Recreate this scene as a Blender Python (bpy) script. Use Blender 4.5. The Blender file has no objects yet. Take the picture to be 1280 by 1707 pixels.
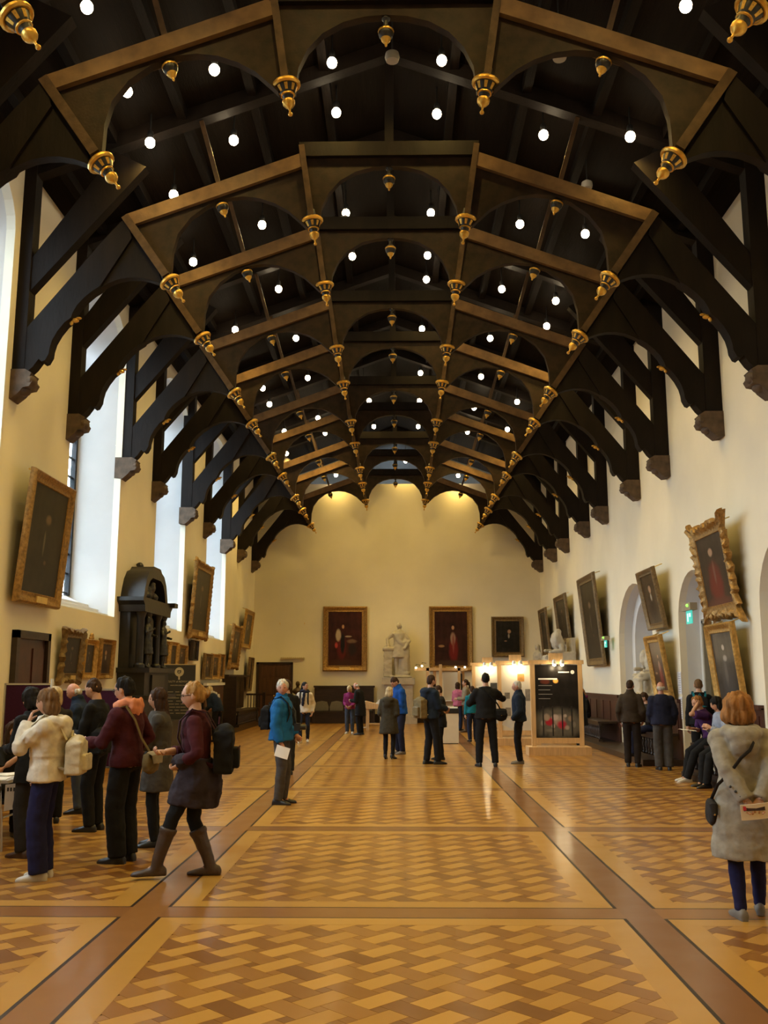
import bpy, bmesh, math, random
from mathutils import Vector, Matrix, noise
random.seed(7)
SC = bpy.context.scene
COL = SC.collection
R = math.radians
PI = math.pi

# ------------------------------------------------------------------ camera
cam_d = bpy.data.cameras.new('camera')
cam_d.sensor_fit = 'VERTICAL'
cam_d.sensor_height = 36.0
cam_d.lens = 1600.0 / 1707.0 * 36.0
cam_d.clip_start = 0.1
cam_d.clip_end = 400
cam = bpy.data.objects.new('camera', cam_d)
COL.objects.link(cam)
cam.location = (0.1458, 0.0, 1.72)
TILT, YAW = 0.1721, 0.016
_f = Vector((-math.sin(YAW) * math.cos(TILT), math.cos(YAW) * math.cos(TILT), math.sin(TILT)))
cam.rotation_euler = _f.to_track_quat('-Z', 'Y').to_euler()
SC.camera = cam

# ------------------------------------------------------------------ world: overcast sky, exposure
world = bpy.data.worlds.new('overcast_sky')
SC.world = world
world.use_nodes = True
_wn = world.node_tree
_bg = _wn.nodes['Background']
_bg.inputs['Color'].default_value = (0.80, 0.90, 1.0, 1)
SKY = 48.0
_bg.inputs['Strength'].default_value = SKY
# overcast: brightest at the zenith, dim street and buildings below the horizon
_tcw = _wn.nodes.new('ShaderNodeTexCoord'); _sp = _wn.nodes.new('ShaderNodeSeparateXYZ'); _rw = _wn.nodes.new('ShaderNodeValToRGB')
_mw = _wn.nodes.new('ShaderNodeMapRange'); _mw.inputs['From Min'].default_value = -1; _mw.inputs['From Max'].default_value = 1
_wn.links.new(_tcw.outputs['Generated'], _sp.inputs[0]); _wn.links.new(_sp.outputs['Z'], _mw.inputs['Value']); _wn.links.new(_mw.outputs[0], _rw.inputs[0])
_e = _rw.color_ramp.elements
_e[0].position = 0.44; _e[0].color = (.05, .052, .052, 1)
_e[1].position = 1.0; _e[1].color = (.86, .93, 1.0, 1)
_q = _e.new(0.52); _q.color = (.30, .325, .35, 1)
_wn.links.new(_rw.outputs[0], _bg.inputs['Color'])
SC.view_settings.view_transform = 'Standard'
SC.view_settings.look = 'None'
SC.view_settings.gamma = 1.0
SC.view_settings.use_curve_mapping = False
SC.view_settings.exposure = -0.3
LAMP_W = 165.0
LAMP_COL = (1.0, 0.67, 0.16)
SC.cycles.use_denoising = True
SC.cycles.adaptive_threshold = 0.02
SC.cycles.max_bounces = 7
SC.cycles.diffuse_bounces = 4
SC.cycles.glossy_bounces = 3
SC.cycles.transparent_max_bounces = 12
SC.cycles.sample_clamp_indirect = 6.0
SC.cycles.caustics_reflective = False
SC.cycles.caustics_refractive = False

# ------------------------------------------------------------------ materials
MATS = {}
def mat(name, col, rough=0.6, metal=0.0, var=0.0, scale=8.0, bump=0.0, bscale=None, coat=0.0, emit=None, es=1.0,
        stretch=(1, 1, 1), spec=0.5, sheen=0.0, col2=None, detail=4.0):
    """procedural material: noise-driven colour variation and fine relief"""
    if name in MATS:
        return MATS[name]
    m = bpy.data.materials.new(name)
    m.use_nodes = True
    nt = m.node_tree
    b = nt.nodes['Principled BSDF']
    c = (col[0], col[1], col[2], 1)
    b.inputs['Base Color'].default_value = c
    b.inputs['Roughness'].default_value = rough
    b.inputs['Metallic'].default_value = metal
    b.inputs['Specular IOR Level'].default_value = spec
    b.inputs['Coat Weight'].default_value = coat
    b.inputs['Coat Roughness'].default_value = 0.15
    b.inputs['Sheen Weight'].default_value = sheen
    if emit:
        b.inputs['Emission Color'].default_value = (emit[0], emit[1], emit[2], 1)
        b.inputs['Emission Strength'].default_value = es
    if var > 0 or bump > 0:
        tc = nt.nodes.new('ShaderNodeTexCoord')
        mp = nt.nodes.new('ShaderNodeMapping')
        mp.inputs['Scale'].default_value = stretch
        nt.links.new(tc.outputs['Object'], mp.inputs['Vector'])
    if var > 0:
        n = nt.nodes.new('ShaderNodeTexNoise')
        n.inputs['Scale'].default_value = scale
        n.inputs['Detail'].default_value = detail
        nt.links.new(mp.outputs[0], n.inputs['Vector'])
        r = nt.nodes.new('ShaderNodeValToRGB')
        r.color_ramp.elements[0].position = 0.3
        r.color_ramp.elements[1].position = 0.7
        lo = col2 if col2 else tuple(k * (1 - var) for k in col)
        hi = tuple(min(1, k * (1 + var * 0.6)) for k in col)
        r.color_ramp.elements[0].color = (*lo[:3], 1)
        r.color_ramp.elements[1].color = (*hi[:3], 1)
        nt.links.new(n.outputs[0], r.inputs[0])
        nt.links.new(r.outputs[0], b.inputs['Base Color'])
    if bump > 0:
        n2 = nt.nodes.new('ShaderNodeTexNoise')
        n2.inputs['Scale'].default_value = bscale or scale * 3
        n2.inputs['Detail'].default_value = 5
        nt.links.new(mp.outputs[0], n2.inputs['Vector'])
        bp = nt.nodes.new('ShaderNodeBump')
        bp.inputs['Strength'].default_value = bump
        bp.inputs['Distance'].default_value = 0.02
        nt.links.new(n2.outputs[0], bp.inputs['Height'])
        nt.links.new(bp.outputs[0], b.inputs['Normal'])
    MATS[name] = m
    return m

def cloth(name, col, var=0.18, rough=0.92, bump=0.25):
    return mat(name, col, rough, var=var, scale=14, bump=bump, bscale=22, spec=0.25, sheen=0.0)

PLASTER = mat('plaster_cream', (0.79, 0.735, 0.60), 0.85, var=0.08, scale=0.6, bump=0.06, bscale=5, spec=0.2)
WHITE = mat('plaster_white', (0.68, 0.685, 0.69), 0.8, var=0.05, scale=1.5, spec=0.2)
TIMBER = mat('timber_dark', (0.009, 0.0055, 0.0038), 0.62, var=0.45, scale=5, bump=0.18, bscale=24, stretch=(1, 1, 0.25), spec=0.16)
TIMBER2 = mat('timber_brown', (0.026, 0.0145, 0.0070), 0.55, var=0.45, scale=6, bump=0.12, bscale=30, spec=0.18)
TIMBER4 = mat('timber_lamplit', (0.155, 0.090, 0.040), 0.5, var=0.4, scale=4, bump=0.12, bscale=30, spec=0.2)  # same roof timber, lightened to paint lamplight onto the raking beams
TIMBER3 = mat('timber_lit', (0.075, 0.043, 0.020), 0.5, var=0.4, scale=6, bump=0.12, bscale=30, spec=0.22)  # lighter copy for posts and struts, lamplight put into the wood colour
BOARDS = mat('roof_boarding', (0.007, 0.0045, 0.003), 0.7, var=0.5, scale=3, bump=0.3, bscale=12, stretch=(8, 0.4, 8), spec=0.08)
GOLD = mat('gilding', (0.72, 0.42, 0.08), 0.36, metal=0.75, var=0.25, scale=14, bump=0.1, bscale=40)
STONE = mat('corbel_stone', (0.10, 0.065, 0.04), 0.8, var=0.4, scale=7, bump=0.5, bscale=14)
DOORW = mat('door_oak', (0.080, 0.034, 0.014), 0.45, var=0.35, scale=3, bump=0.1, stretch=(6, 6, 0.6))
DARKW = mat('bench_oak', (0.028, 0.014, 0.008), 0.4, var=0.4, scale=4, bump=0.1, stretch=(1, 1, 4))
MAHOG = mat('panel_mahogany', (0.055, 0.017, 0.009), 0.4, var=0.35, scale=4, bump=0.08)
PINE = mat('pine_frame', (0.62, 0.40, 0.19), 0.5, var=0.16, scale=4, bump=0.05, stretch=(6, 6, 0.7))
MARBLE = mat('statue_marble', (0.50, 0.45, 0.36), 0.55, var=0.16, scale=5, bump=0.2, bscale=12)
BLACKM = mat('black_marble', (0.014, 0.012, 0.010), 0.38, var=0.4, scale=6, bump=0.25, bscale=12)
BRONZE = mat('bronze', (0.085, 0.060, 0.035), 0.42, metal=0.4, var=0.3, scale=9)
FRAME = mat('frame_gilt', (0.36, 0.20, 0.055), 0.42, metal=0.55, var=0.45, scale=20, bump=0.5, bscale=45)
FRAME2 = mat('frame_gilt_bright', (0.50, 0.29, 0.075), 0.4, metal=0.55, var=0.4, scale=18, bump=0.4, bscale=40)
FRAME3 = mat('frame_gilt_dull', (0.20, 0.13, 0.055), 0.5, metal=0.4, var=0.4, scale=18, bump=0.4, bscale=40)
BRASS = mat('brass_plate', (0.80, 0.58, 0.20), 0.35, metal=0.6, var=0.1)
PAPER = mat('paper_white', (0.80, 0.79, 0.75), 0.8, var=0.04, scale=10)
METALW = mat('metal_white', (0.74, 0.74, 0.74), 0.35, metal=0.3, var=0.03)
CHROME = mat('metal_grey', (0.55, 0.55, 0.55), 0.3, metal=0.9, var=0.04)
BLACKP = mat('black_plastic', (0.012, 0.012, 0.013), 0.45, var=0.2, scale=20)
PURPLE = mat('board_felt', (0.045, 0.012, 0.030), 0.95, var=0.15, scale=60, bump=0.1, bscale=200, spec=0.1)
BULB = mat('bulb_glow', (1, 0.9, 0.7), 0.4, emit=(1.0, 0.80, 0.50), es=60.0)
IRON = mat('iron_black', (0.01, 0.01, 0.012), 0.5, metal=0.5, var=0.2, scale=20)
SKIN = mat('skin', (0.52, 0.29, 0.19), 0.55, var=0.10, scale=12, spec=0.35)
SKIN2 = mat('skin_ruddy', (0.50, 0.24, 0.16), 0.55, var=0.12, scale=12, spec=0.35)
EYE = mat('eye_dark', (0.03, 0.02, 0.015), 0.2, var=0.1)
LIP = mat('lip', (0.36, 0.13, 0.10), 0.5, var=0.1)
def hairm(n, c):
    return mat('hair_' + n, c, 0.7, var=0.5, scale=26, bump=0.6, bscale=60, stretch=(1, 1, 0.25), spec=0.18)
H_BLACK = hairm('black', (0.010, 0.008, 0.007)); H_BROWN = hairm('brown', (0.045, 0.022, 0.011))
H_BLOND = hairm('blond', (0.36, 0.20, 0.07)); H_FAIR = hairm('fair', (0.55, 0.42, 0.24)); H_GREY = hairm('grey', (0.52, 0.49, 0.44))
H_GINGER = hairm('ginger', (0.30, 0.135, 0.04)); H_LIGHTBR = hairm('light_brown', (0.17, 0.095, 0.045))

# ------------------------------------------------------------------ mesh helpers
class MB:
    def __init__(s):
        s.v = []; s.f = []; s.m = []; s.mi = 0
    def add(s, vs, fs, mi=None):
        o = len(s.v)
        s.v += [Vector(q) for q in vs]
        s.f += [tuple(i + o for i in f) for f in fs]
        s.m += [s.mi if mi is None else mi] * len(fs)
        return s
    def box(s, x0, x1, y0, y1, z0, z1, mi=None):
        return s.add([(x0, y0, z0), (x1, y0, z0), (x1, y1, z0), (x0, y1, z0), (x0, y0, z1), (x1, y0, z1), (x1, y1, z1), (x0, y1, z1)],
                     [(3, 2, 1, 0), (4, 5, 6, 7), (0, 1, 5, 4), (1, 2, 6, 5), (2, 3, 7, 6), (3, 0, 4, 7)], mi)
    def prism(s, poly, ax, a, b, mi=None):
        n = len(poly)
        def P(q, t):
            return {'y': (q[0], t, q[1]), 'x': (t, q[0], q[1]), 'z': (q[0], q[1], t)}[ax]
        vs = [P(q, a) for q in poly] + [P(q, b) for q in poly]
        fs = [tuple(range(n)), tuple(range(2 * n - 1, n - 1, -1))] + [(i, i + n, (i + 1) % n + n, (i + 1) % n) for i in range(n)]
        return s.add(vs, fs, mi)
    def tube(s, pts, rad, n=8, up=(0, 1, 0), mi=None, rnd=False):
        """closed loft through pts; rad floats or (rx,ry); rx along side, ry along 'up' hint"""
        pts = [Vector(p) for p in pts]
        rings = []
        N = len(pts)
        rad = [(r, r) if isinstance(r, (int, float)) else r for r in rad]
        if rnd:     # round the ends
            d0 = (pts[0] - pts[1]).normalized(); d1 = (pts[-1] - pts[-2]).normalized()
            pts = [pts[0] + d0 * rad[0][0] * 0.8, pts[0] + d0 * rad[0][0] * .45] + pts + [pts[-1] + d1 * rad[-1][0] * .45, pts[-1] + d1 * rad[-1][0] * .8]
            k = (.45, .86)
            rad = [(rad[0][0] * k[0], rad[0][1] * k[0]), (rad[0][0] * k[1], rad[0][1] * k[1])] + rad + [(rad[-1][0] * k[1], rad[-1][1] * k[1]), (rad[-1][0] * k[0], rad[-1][1] * k[0])]
            N += 4
        vs = []
        U = Vector(up)
        for i, p in enumerate(pts):
            d = (pts[min(i + 1, N - 1)] - pts[max(i - 1, 0)]).normalized()
            u = U - d * U.dot(d)
            if u.length < 1e-3:
                u = Vector((1, 0, 0)) - d * d.x
            u.normalize()
            sd = d.cross(u)
            for k in range(n):
                a = 2 * PI * k / n
                vs.append(p + sd * (math.cos(a) * rad[i][0]) + u * (math.sin(a) * rad[i][1]))
        fs = [(i * n + k, i * n + (k + 1) % n, (i + 1) * n + (k + 1) % n, (i + 1) * n + k) for i in range(N - 1) for k in range(n)]
        fs += [tuple(range(n - 1, -1, -1)), tuple((N - 1) * n + k for k in range(n))]
        return s.add(vs, fs, mi)
    def ell(s, c, r, nu=10, nv=7, M=None, mi=None):
        c = Vector(c)
        if isinstance(r, (int, float)): r = (r, r, r)
        vs = [Vector((0, 0, -r[2]))]
        for j in range(1, nv):
            t = PI * j / nv
            for i in range(nu):
                a = 2 * PI * i / nu
                vs.append(Vector((r[0] * math.sin(t) * math.cos(a), r[1] * math.sin(t) * math.sin(a), -r[2] * math.cos(t))))
        vs.append(Vector((0, 0, r[2])))
        if M is not None: vs = [M @ q for q in vs]
        vs = [q + c for q in vs]
        fs = [(0, 1 + (i + 1) % nu, 1 + i) for i in range(nu)]
        for j in range(nv - 2):
            fs += [(1 + j * nu + i, 1 + j * nu + (i + 1) % nu, 1 + (j + 1) * nu + (i + 1) % nu, 1 + (j + 1) * nu + i) for i in range(nu)]
        L = len(vs) - 1
        fs += [(L, 1 + (nv - 2) * nu + i, 1 + (nv - 2) * nu + (i + 1) % nu) for i in range(nu)]
        return s.add(vs, fs, mi)
    def lathe(s, prof, n=14, M=None, mi=None):
        vs = []
        for r, t in prof:
            for k in range(n):
                a = 2 * PI * k / n
                q = Vector((r * math.cos(a), r * math.sin(a), t))
                vs.append(M @ q if M is not None else q)
        N = len(prof)
        fs = [(i * n + k, i * n + (k + 1) % n, (i + 1) * n + (k + 1) % n, (i + 1) * n + k) for i in range(N - 1) for k in range(n)]
        fs += [tuple(range(n - 1, -1, -1)), tuple((N - 1) * n + k for k in range(n))]
        return s.add(vs, fs, mi)
    def xf(s, M, i0=0):
        for i in range(i0, len(s.v)): s.v[i] = M @ s.v[i]
        return s
    def mesh(s, name, mats, smooth=True, ang=35, fix=True):
        me = bpy.data.meshes.new(name)
        me.from_pydata(s.v, [], s.f)
        for m in (mats if isinstance(mats, (list, tuple)) else [mats]): me.materials.append(m)
        if len(me.materials) > 1:
            me.polygons.foreach_set('material_index', s.m)
        if fix:
            bm = bmesh.new(); bm.from_mesh(me); bmesh.ops.recalc_face_normals(bm, faces=bm.faces); bm.to_mesh(me); bm.free()
        if smooth:
            me.polygons.foreach_set('use_smooth', [True] * len(me.polygons))
            me.set_sharp_from_angle(angle=R(ang))
        me.update()
        return me
    def obj(s, name, mats, parent=None, smooth=True, ang=35, loc=None):
        return link(name, s.mesh(name, mats, smooth, ang), parent, loc)

def link(name, data, parent=None, loc=None, M=None):
    o = bpy.data.objects.new(name, data)
    COL.objects.link(o)
    if parent is not None: o.parent = parent
    if loc is not None: o.location = loc
    if M is not None: o.matrix_basis = M
    return o
def tag(o, label=None, cat=None, group=None, kind=None):
    if label: o['label'] = label
    if cat: o['category'] = cat
    if group: o['group'] = group
    if kind: o['kind'] = kind
    return o
def empty(name, loc=(0, 0, 0), rz=0.0, label=None, cat=None, group=None):
    o = bpy.data.objects.new(name, None)
    o.empty_display_size = 0.1
    COL.objects.link(o)
    o.location = loc; o.rotation_euler = (0, 0, rz)
    return tag(o, label, cat, group)
def struct(o): return tag(o, kind='structure')
def copy_tree(o, parent=None):
    c = o.copy(); COL.objects.link(c)
    if parent is not None: c.parent = parent
    for ch in list(o.children): copy_tree(ch, c)
    return c
def box(name, m, x0, x1, y0, y1, z0, z1, parent=None):
    return MB().box(x0, x1, y0, y1, z0, z1).obj(name, m, parent, smooth=False)

FUSE = []           # (object, voxel, smooth iterations, wrinkle amplitude, extra MB) finished in one pass at the end
def fuse(mb, name, mats, parent=None, voxel=0.015, sm=4, wr=0.0, extra=None, wf=9.0, keep=None):
    o = link(name, mb.mesh(name, mats[0] if isinstance(mats, (list, tuple)) else mats, False, fix=False), parent)
    md = o.modifiers.new('r', 'REMESH'); md.mode = 'VOXEL'; md.voxel_size = voxel
    if sm:
        m2 = o.modifiers.new('s', 'SMOOTH'); m2.factor = 0.5; m2.iterations = sm
    FUSE.append((o, mats if isinstance(mats, (list, tuple)) else [mats], wr, wf, extra))
    return o
TEXTS = []
def text(body, size, m, parent, loc, rot=(R(90), 0, 0), align='CENTER', name='lettering'):
    cu = bpy.data.curves.new(name, 'FONT'); cu.body = body; cu.size = size; cu.align_x = align; cu.extrude = 0.0006; cu.resolution_u = 2
    o = link(name, cu, parent, loc); o.rotation_euler = rot
    TEXTS.append((o, m))
    return o
def finish():
    dg = bpy.context.evaluated_depsgraph_get()
    res = [(o, bpy.data.meshes.new_from_object(o.evaluated_get(dg)), a) for o, *a in FUSE]
    for o, me, (mats, wr, wf, extra) in res:
        o.modifiers.clear()
        vs = [v.co.copy() for v in me.vertices]
        if wr:
            ns = [v.normal.copy() for v in me.vertices]
            sd = Vector((random.uniform(0, 50), random.uniform(0, 50), 0))
            for i, p in enumerate(vs):
                q = (Vector((p.x * wf, p.y * wf, p.z * wf * 1.5)) if wf > 0 else Vector((p.x * -wf, p.y * -wf, p.z * -wf * .25))) + sd
                vs[i] = p + ns[i] * wr * (noise.noise(q) + 0.5 * abs(noise.noise(q * 2.1)))
        fs = [tuple(p.vertices) for p in me.polygons]
        mi = [0] * len(fs)
        if extra is not None:
            n0 = len(vs); vs += extra.v
            fs += [tuple(i + n0 for i in f) for f in extra.f]; mi += extra.m
        old = o.data
        nm = bpy.data.meshes.new(o.name)
        nm.from_pydata(vs, [], fs)
        for m in mats: nm.materials.append(m)
        nm.polygons.foreach_set('material_index', mi)
        nm.polygons.foreach_set('use_smooth', [True] * len(fs))
        nm.update()
        o.data = nm
        bpy.data.meshes.remove(me); bpy.data.meshes.remove(old)
    for o, m in TEXTS:
        me = bpy.data.meshes.new_from_object(o.evaluated_get(dg))
        me.materials.clear(); me.materials.append(m)
        n = link(o.name, me, o.parent); n.matrix_basis = o.matrix_basis.copy()
        nm = o.name
        bpy.data.objects.remove(o)
        n.name = nm.split('.')[0]

# ------------------------------------------------------------------ dimensions of the hall
XL, XR, YB, YE, YG = -5.76, 5.86, -2.6, 39.0, 40.4
EAVE, RIDGE = 9.75, 11.9
SLOPE = (RIDGE - EAVE) / 5.83
def roofz(x): return RIDGE - SLOPE * abs(x)
TY = [8.0, 10.58, 14.09, 16.6, 20.01, 22.53, 26.05, 28.63, 32.17, 34.75, 38.15]     # truss positions

# ------------------------------------------------------------------ floor
def wood_mat(name, cols, rough=0.3):
    m = bpy.data.materials.new(name); m.use_nodes = True
    nt = m.node_tree; b = nt.nodes['Principled BSDF']
    at = nt.nodes.new('ShaderNodeAttribute'); at.attribute_name = 'tint'
    oi = nt.nodes.new('ShaderNodeObjectInfo')
    ad = nt.nodes.new('ShaderNodeMath'); ad.operation = 'ADD'
    fr = nt.nodes.new('ShaderNodeMath'); fr.operation = 'FRACT'
    nt.links.new(at.outputs['Fac'], ad.inputs[0]); nt.links.new(oi.outputs['Random'], ad.inputs[1]); nt.links.new(ad.outputs[0], fr.inputs[0])
    rp = nt.nodes.new('ShaderNodeValToRGB')
    el = rp.color_ramp.elements
    el[0].color = (*cols[0], 1); el[1].color = (*cols[-1], 1)
    for i, c in enumerate(cols[1:-1]):
        e = el.new((i + 1) / (len(cols) - 1)); e.color = (*c, 1)
    nt.links.new(fr.outputs[0], rp.inputs[0])
    tc = nt.nodes.new('ShaderNodeTexCoord'); mp = nt.nodes.new('ShaderNodeMapping')
    mp.inputs['Scale'].default_value = (9, 60, 1)
    mp.inputs['Rotation'].default_value = (0, 0, 0)
    nt.links.new(tc.outputs['Object'], mp.inputs['Vector'])
    n = nt.nodes.new('ShaderNodeTexNoise'); n.inputs['Scale'].default_value = 2.0; n.inputs['Detail'].default_value = 3
    nt.links.new(mp.outputs[0], n.inputs['Vector'])
    mx = nt.nodes.new('ShaderNodeMix'); mx.data_type = 'RGBA'; mx.blend_type = 'MULTIPLY'; mx.inputs['Factor'].default_value = 0.35
    nt.links.new(rp.outputs[0], mx.inputs['A']); nt.links.new(n.outputs['Color'], mx.inputs['B'])
    g = nt.nodes.new('ShaderNodeMix'); g.data_type = 'RGBA'; g.blend_type = 'MIX'; g.inputs['Factor'].default_value = 0.75
    nt.links.new(mx.outputs['Result'], g.inputs['A']); nt.links.new(rp.outputs[0], g.inputs['B'])
    nt.links.new(g.outputs['Result'], b.inputs['Base Color'])
    b.inputs['Roughness'].default_value = rough
    b.inputs['Coat Weight'].default_value = 0.35; b.inputs['Coat Roughness'].default_value = 0.16
    n3 = nt.nodes.new('ShaderNodeTexNoise'); n3.inputs['Scale'].default_value = 3.0; n3.inputs['Detail'].default_value = 2
    gm = nt.nodes.new('ShaderNodeNewGeometry'); nt.links.new(gm.outputs['Position'], n3.inputs['Vector'])
    mr = nt.nodes.new('ShaderNodeMapRange'); mr.inputs['To Min'].default_value = rough - 0.06; mr.inputs['To Max'].default_value = rough + 0.10
    nt.links.new(n3.outputs[0], mr.inputs['Value']); nt.links.new(mr.outputs[0], b.inputs['Roughness'])
    return m
W_LIGHT = wood_mat('parquet_light', [(0.47, 0.24, 0.038), (0.54, 0.28, 0.048), (0.41, 0.20, 0.03), (0.50, 0.255, 0.042)])
W_DARK = wood_mat('parquet_dark', [(0.24, 0.095, 0.012), (0.31, 0.13, 0.018), (0.19, 0.070, 0.009), (0.35, 0.155, 0.024)])
W_BORD = wood_mat('parquet_border', [(0.44, 0.225, 0.036), (0.49, 0.255, 0.044)])
W_BAND = wood_mat('parquet_band', [(0.23, 0.092, 0.020), (0.30, 0.13, 0.028), (0.20, 0.076, 0.016)])
W_INLAY = mat('parquet_inlay', (0.020, 0.010, 0.006), 0.35, var=0.2)

floor = struct(box('floor', mat('floor_base', (0.10, 0.05, 0.02), 0.6, var=0.2), XL - 0.1, XR + 3.0, YB, YG, -0.25, -0.004))
LX = [(-1.90, -1.63), (1.79, 2.06)]                    # long brown bands between black inlay lines
CY = [7.57 + 4.06 * k for k in range(-3, 8)]           # cross bands
CW = 0.155
colx = [(XL, LX[0][0]), (LX[0][1], LX[1][0]), (LX[1][1], XR)]
rowy = []
prev = YB
for c in CY:
    rowy.append((prev, c - CW)); prev = c + CW
rowy.append((prev, YE))
BW = 0.19
for (a, b) in LX:
    box('band_strip', W_BAND, a, b, YB, YE, -0.003, 0.0003, floor)
for c in CY:
    for (a, b) in colx:
        box('band_strip', W_BAND, a, b, c - CW, c + CW, -0.003, 0.0003, floor)
inner = []
for ci, (x0, x1) in enumerate(colx):
    for (y0, y1) in rowy:
        lw, cw = 0.026, 0.016
        # black inlay lines round every panel, then the pale border boards
        box('inlay_line', W_INLAY, x0, x0 + lw, y0, y1, -0.003, 0.0008, floor)
        box('inlay_line', W_INLAY, x1 - lw, x1, y0, y1, -0.003, 0.0008, floor)
        box('inlay_line', W_INLAY, x0 + lw, x1 - lw, y0, y0 + cw, -0.003, 0.0008, floor)
        box('inlay_line', W_INLAY, x0 + lw, x1 - lw, y1 - cw, y1, -0.003, 0.0008, floor)
        X0, X1, Y0, Y1 = x0 + lw, x1 - lw, y0 + cw, y1 - cw
        for q in ([(X0, Y0), (X1, Y0), (X1 - BW, Y0 + BW), (X0 + BW, Y0 + BW)], [(X1, Y0), (X1, Y1), (X1 - BW, Y1 - BW), (X1 - BW, Y0 + BW)],
                  [(X1, Y1), (X0, Y1), (X0 + BW, Y1 - BW), (X1 - BW, Y1 - BW)], [(X0, Y1), (X0, Y0), (X0 + BW, Y0 + BW), (X0 + BW, Y1 - BW)]):
            MB().prism(q, 'z', -0.003, 0.0005).obj('border_board', W_BORD, floor, smooth=False)
        inner.append((X0 + BW, X1 - BW, Y0 + BW, Y1 - BW))
# woven parquet: pale blocks one way, brown blocks the other, small squares in the corners
def block_mesh(name, l, w, m):
    g = 0.0012
    mb = MB(); mb.box(-l / 2 + g, l / 2 - g, -w / 2 + g, w / 2 - g, -0.004, 0.0)
    mb.f = mb.f[1:]; mb.m = mb.m[1:]
    return mb.mesh(name, m, False, fix=False)
BL, BWD, SQ = 0.30, 0.15, 0.075
bm_l = block_mesh('parquet_block', BL, BWD, W_LIGHT); bm_d = block_mesh('parquet_block', BL, BWD, W_DARK); bm_s = block_mesh('parquet_square', SQ, SQ, W_DARK)
c45 = math.sqrt(0.5)
blocks = []
def inside(x, y):
    for (a, b, c, d) in inner:
        if a - 0.14 < x < b + 0.14 and c - 0.14 < y < d + 0.14: return True
    return False
for r in range(-60, 260):
    v0 = r * 0.225
    for n in range(-140, 160):
        u0 = n * 0.45 + (r % 2) * 0.225 + (r // 2) * 0.0
        for (uc, vc, k) in ((u0 + .15, v0 + .075, 0), (u0 + .375, v0 + .075, 1), (u0 + .0375, v0 + .1875, 2), (u0 + .2625, v0 + .1875, 2)):
            x = c45 * (uc - vc) - 0.02; y = c45 * (uc + vc) + 0.03
            if XL < x < XR and 1.0 < y < YE - 0.1 and inside(x, y):
                blocks.append((x, y, k))
def seen(b):
    x, y, k = b
    return y > 5.05 and abs(x - 0.13) < 0.41 * y + 0.1
blocks.sort(key=lambda b: (not seen(b), b[1] if b[2] < 2 else b[1] + 1.2))
for (x, y, k) in blocks[:300]:
    o = link('parquet_block' if k < 2 else 'parquet_square', (bm_l, bm_d, bm_s)[k], floor, (x, y, 0))
    o.rotation_euler = (0, 0, R(45 if k != 1 else 135))
mbs = MB(); tint = []
for (x, y, k) in blocks[300:]:
    l, w = ((BL, BWD), (BL, BWD), (SQ, SQ))[k]
    l, w = l / 2 - 0.0012, w / 2 - 0.0012
    a = R(45 if k != 1 else 135); ca, sa = math.cos(a), math.sin(a)
    q = [(x + ca * p - sa * t, y + sa * p + ca * t) for p, t in ((-l, -w), (l, -w), (l, w), (-l, w))]
    mbs.add([(*p, 0.0) for p in q] + [(*p, -0.004) for p in q], [(0, 1, 2, 3), (0, 4, 5, 1), (1, 5, 6, 2), (2, 6, 7, 3), (3, 7, 4, 0)], 0 if k == 0 else 1)
    tint += [random.random()] * 5
me = mbs.mesh('parquet_field', [W_LIGHT, W_DARK], False, fix=False)
at = me.attributes.new('tint', 'FLOAT', 'FACE'); at.data.foreach_set('value', tint)
tag(link('parquet_field', me, floor), kind='stuff')

# ------------------------------------------------------------------ walls
def arch_pts(y0, y1, zs, zc, n=14):
    """points of an arch from (y1,zs) over the crown to (y0,zs)"""
    c, a = (y0 + y1) / 2, (y1 - y0) / 2
    return [(c + a * math.cos(PI * i / n), zs + (zc - zs) * math.sin(PI * i / n)) for i in range(n + 1)]
def pierced(name, xa, xb, holes, top, m):
    """wall slab with arched holes (y0,y1,sill,spring,crown)"""
    mb = MB(); y = YB
    for (y0, y1, sl, zs, zc) in holes:
        mb.prism([(y, 0), (y0, 0), (y0, top), (y, top)], 'x', xa, xb)
        if sl > 0: mb.prism([(y0, 0), (y1, 0), (y1, sl), (y0, sl)], 'x', xa, xb)
        mb.prism([(y0, top), (y0, zs)] + arch_pts(y0, y1, zs, zc)[::-1][1:-1] + [(y1, zs), (y1, top)], 'x', xa, xb)
        y = y1
    mb.prism([(y, 0), (YG, 0), (YG, top), (y, top)], 'x', xa, xb)
    return struct(mb.obj(name, m, smooth=False))
WIN = [(4.35, 7.65), (10.55, 13.75), (16.68, 19.86), (22.9, 26.1), (29.1, 32.4)]
SILL, SPR, CRN = 2.98, 8.55, 9.5
wall_left = pierced('wall_left', XL - 0.14, XL, [(a, b, SILL, SPR, CRN) for a, b in WIN], EAVE + 0.15, PLASTER)
NA, NB, NC = (21.9, 25.3), (17.75, 19.85), (13.2, 15.35)
wall_right = pierced('wall_right', XR, XR + 0.14, [(*NC, 0.0, 2.85, 3.9), (*NB, 0.0, 2.85, 3.82), (*NA, 0.0, 2.55, 4.02)], EAVE + 0.15, PLASTER)
wall_far = struct(box('wall_far', PLASTER, XL - 0.1, XR + 0.1, YE, YE + 0.3, 0, 9.68))
struct(MB().prism([(XL - .1, 9.6), (XR + .1, 9.6), (XR + .1, 9.9), (0, RIDGE + .2), (XL - .1, 9.9)], 'y', YG - 0.1, YG).obj('wall_gable', mat('gable_grey', (.05, .056, .064), .8, var=.1), smooth=False))
struct(box('wall_back', PLASTER, XL - 0.1, XR + 0.1, YB - 0.2, YB, 0, 12.2))
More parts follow.
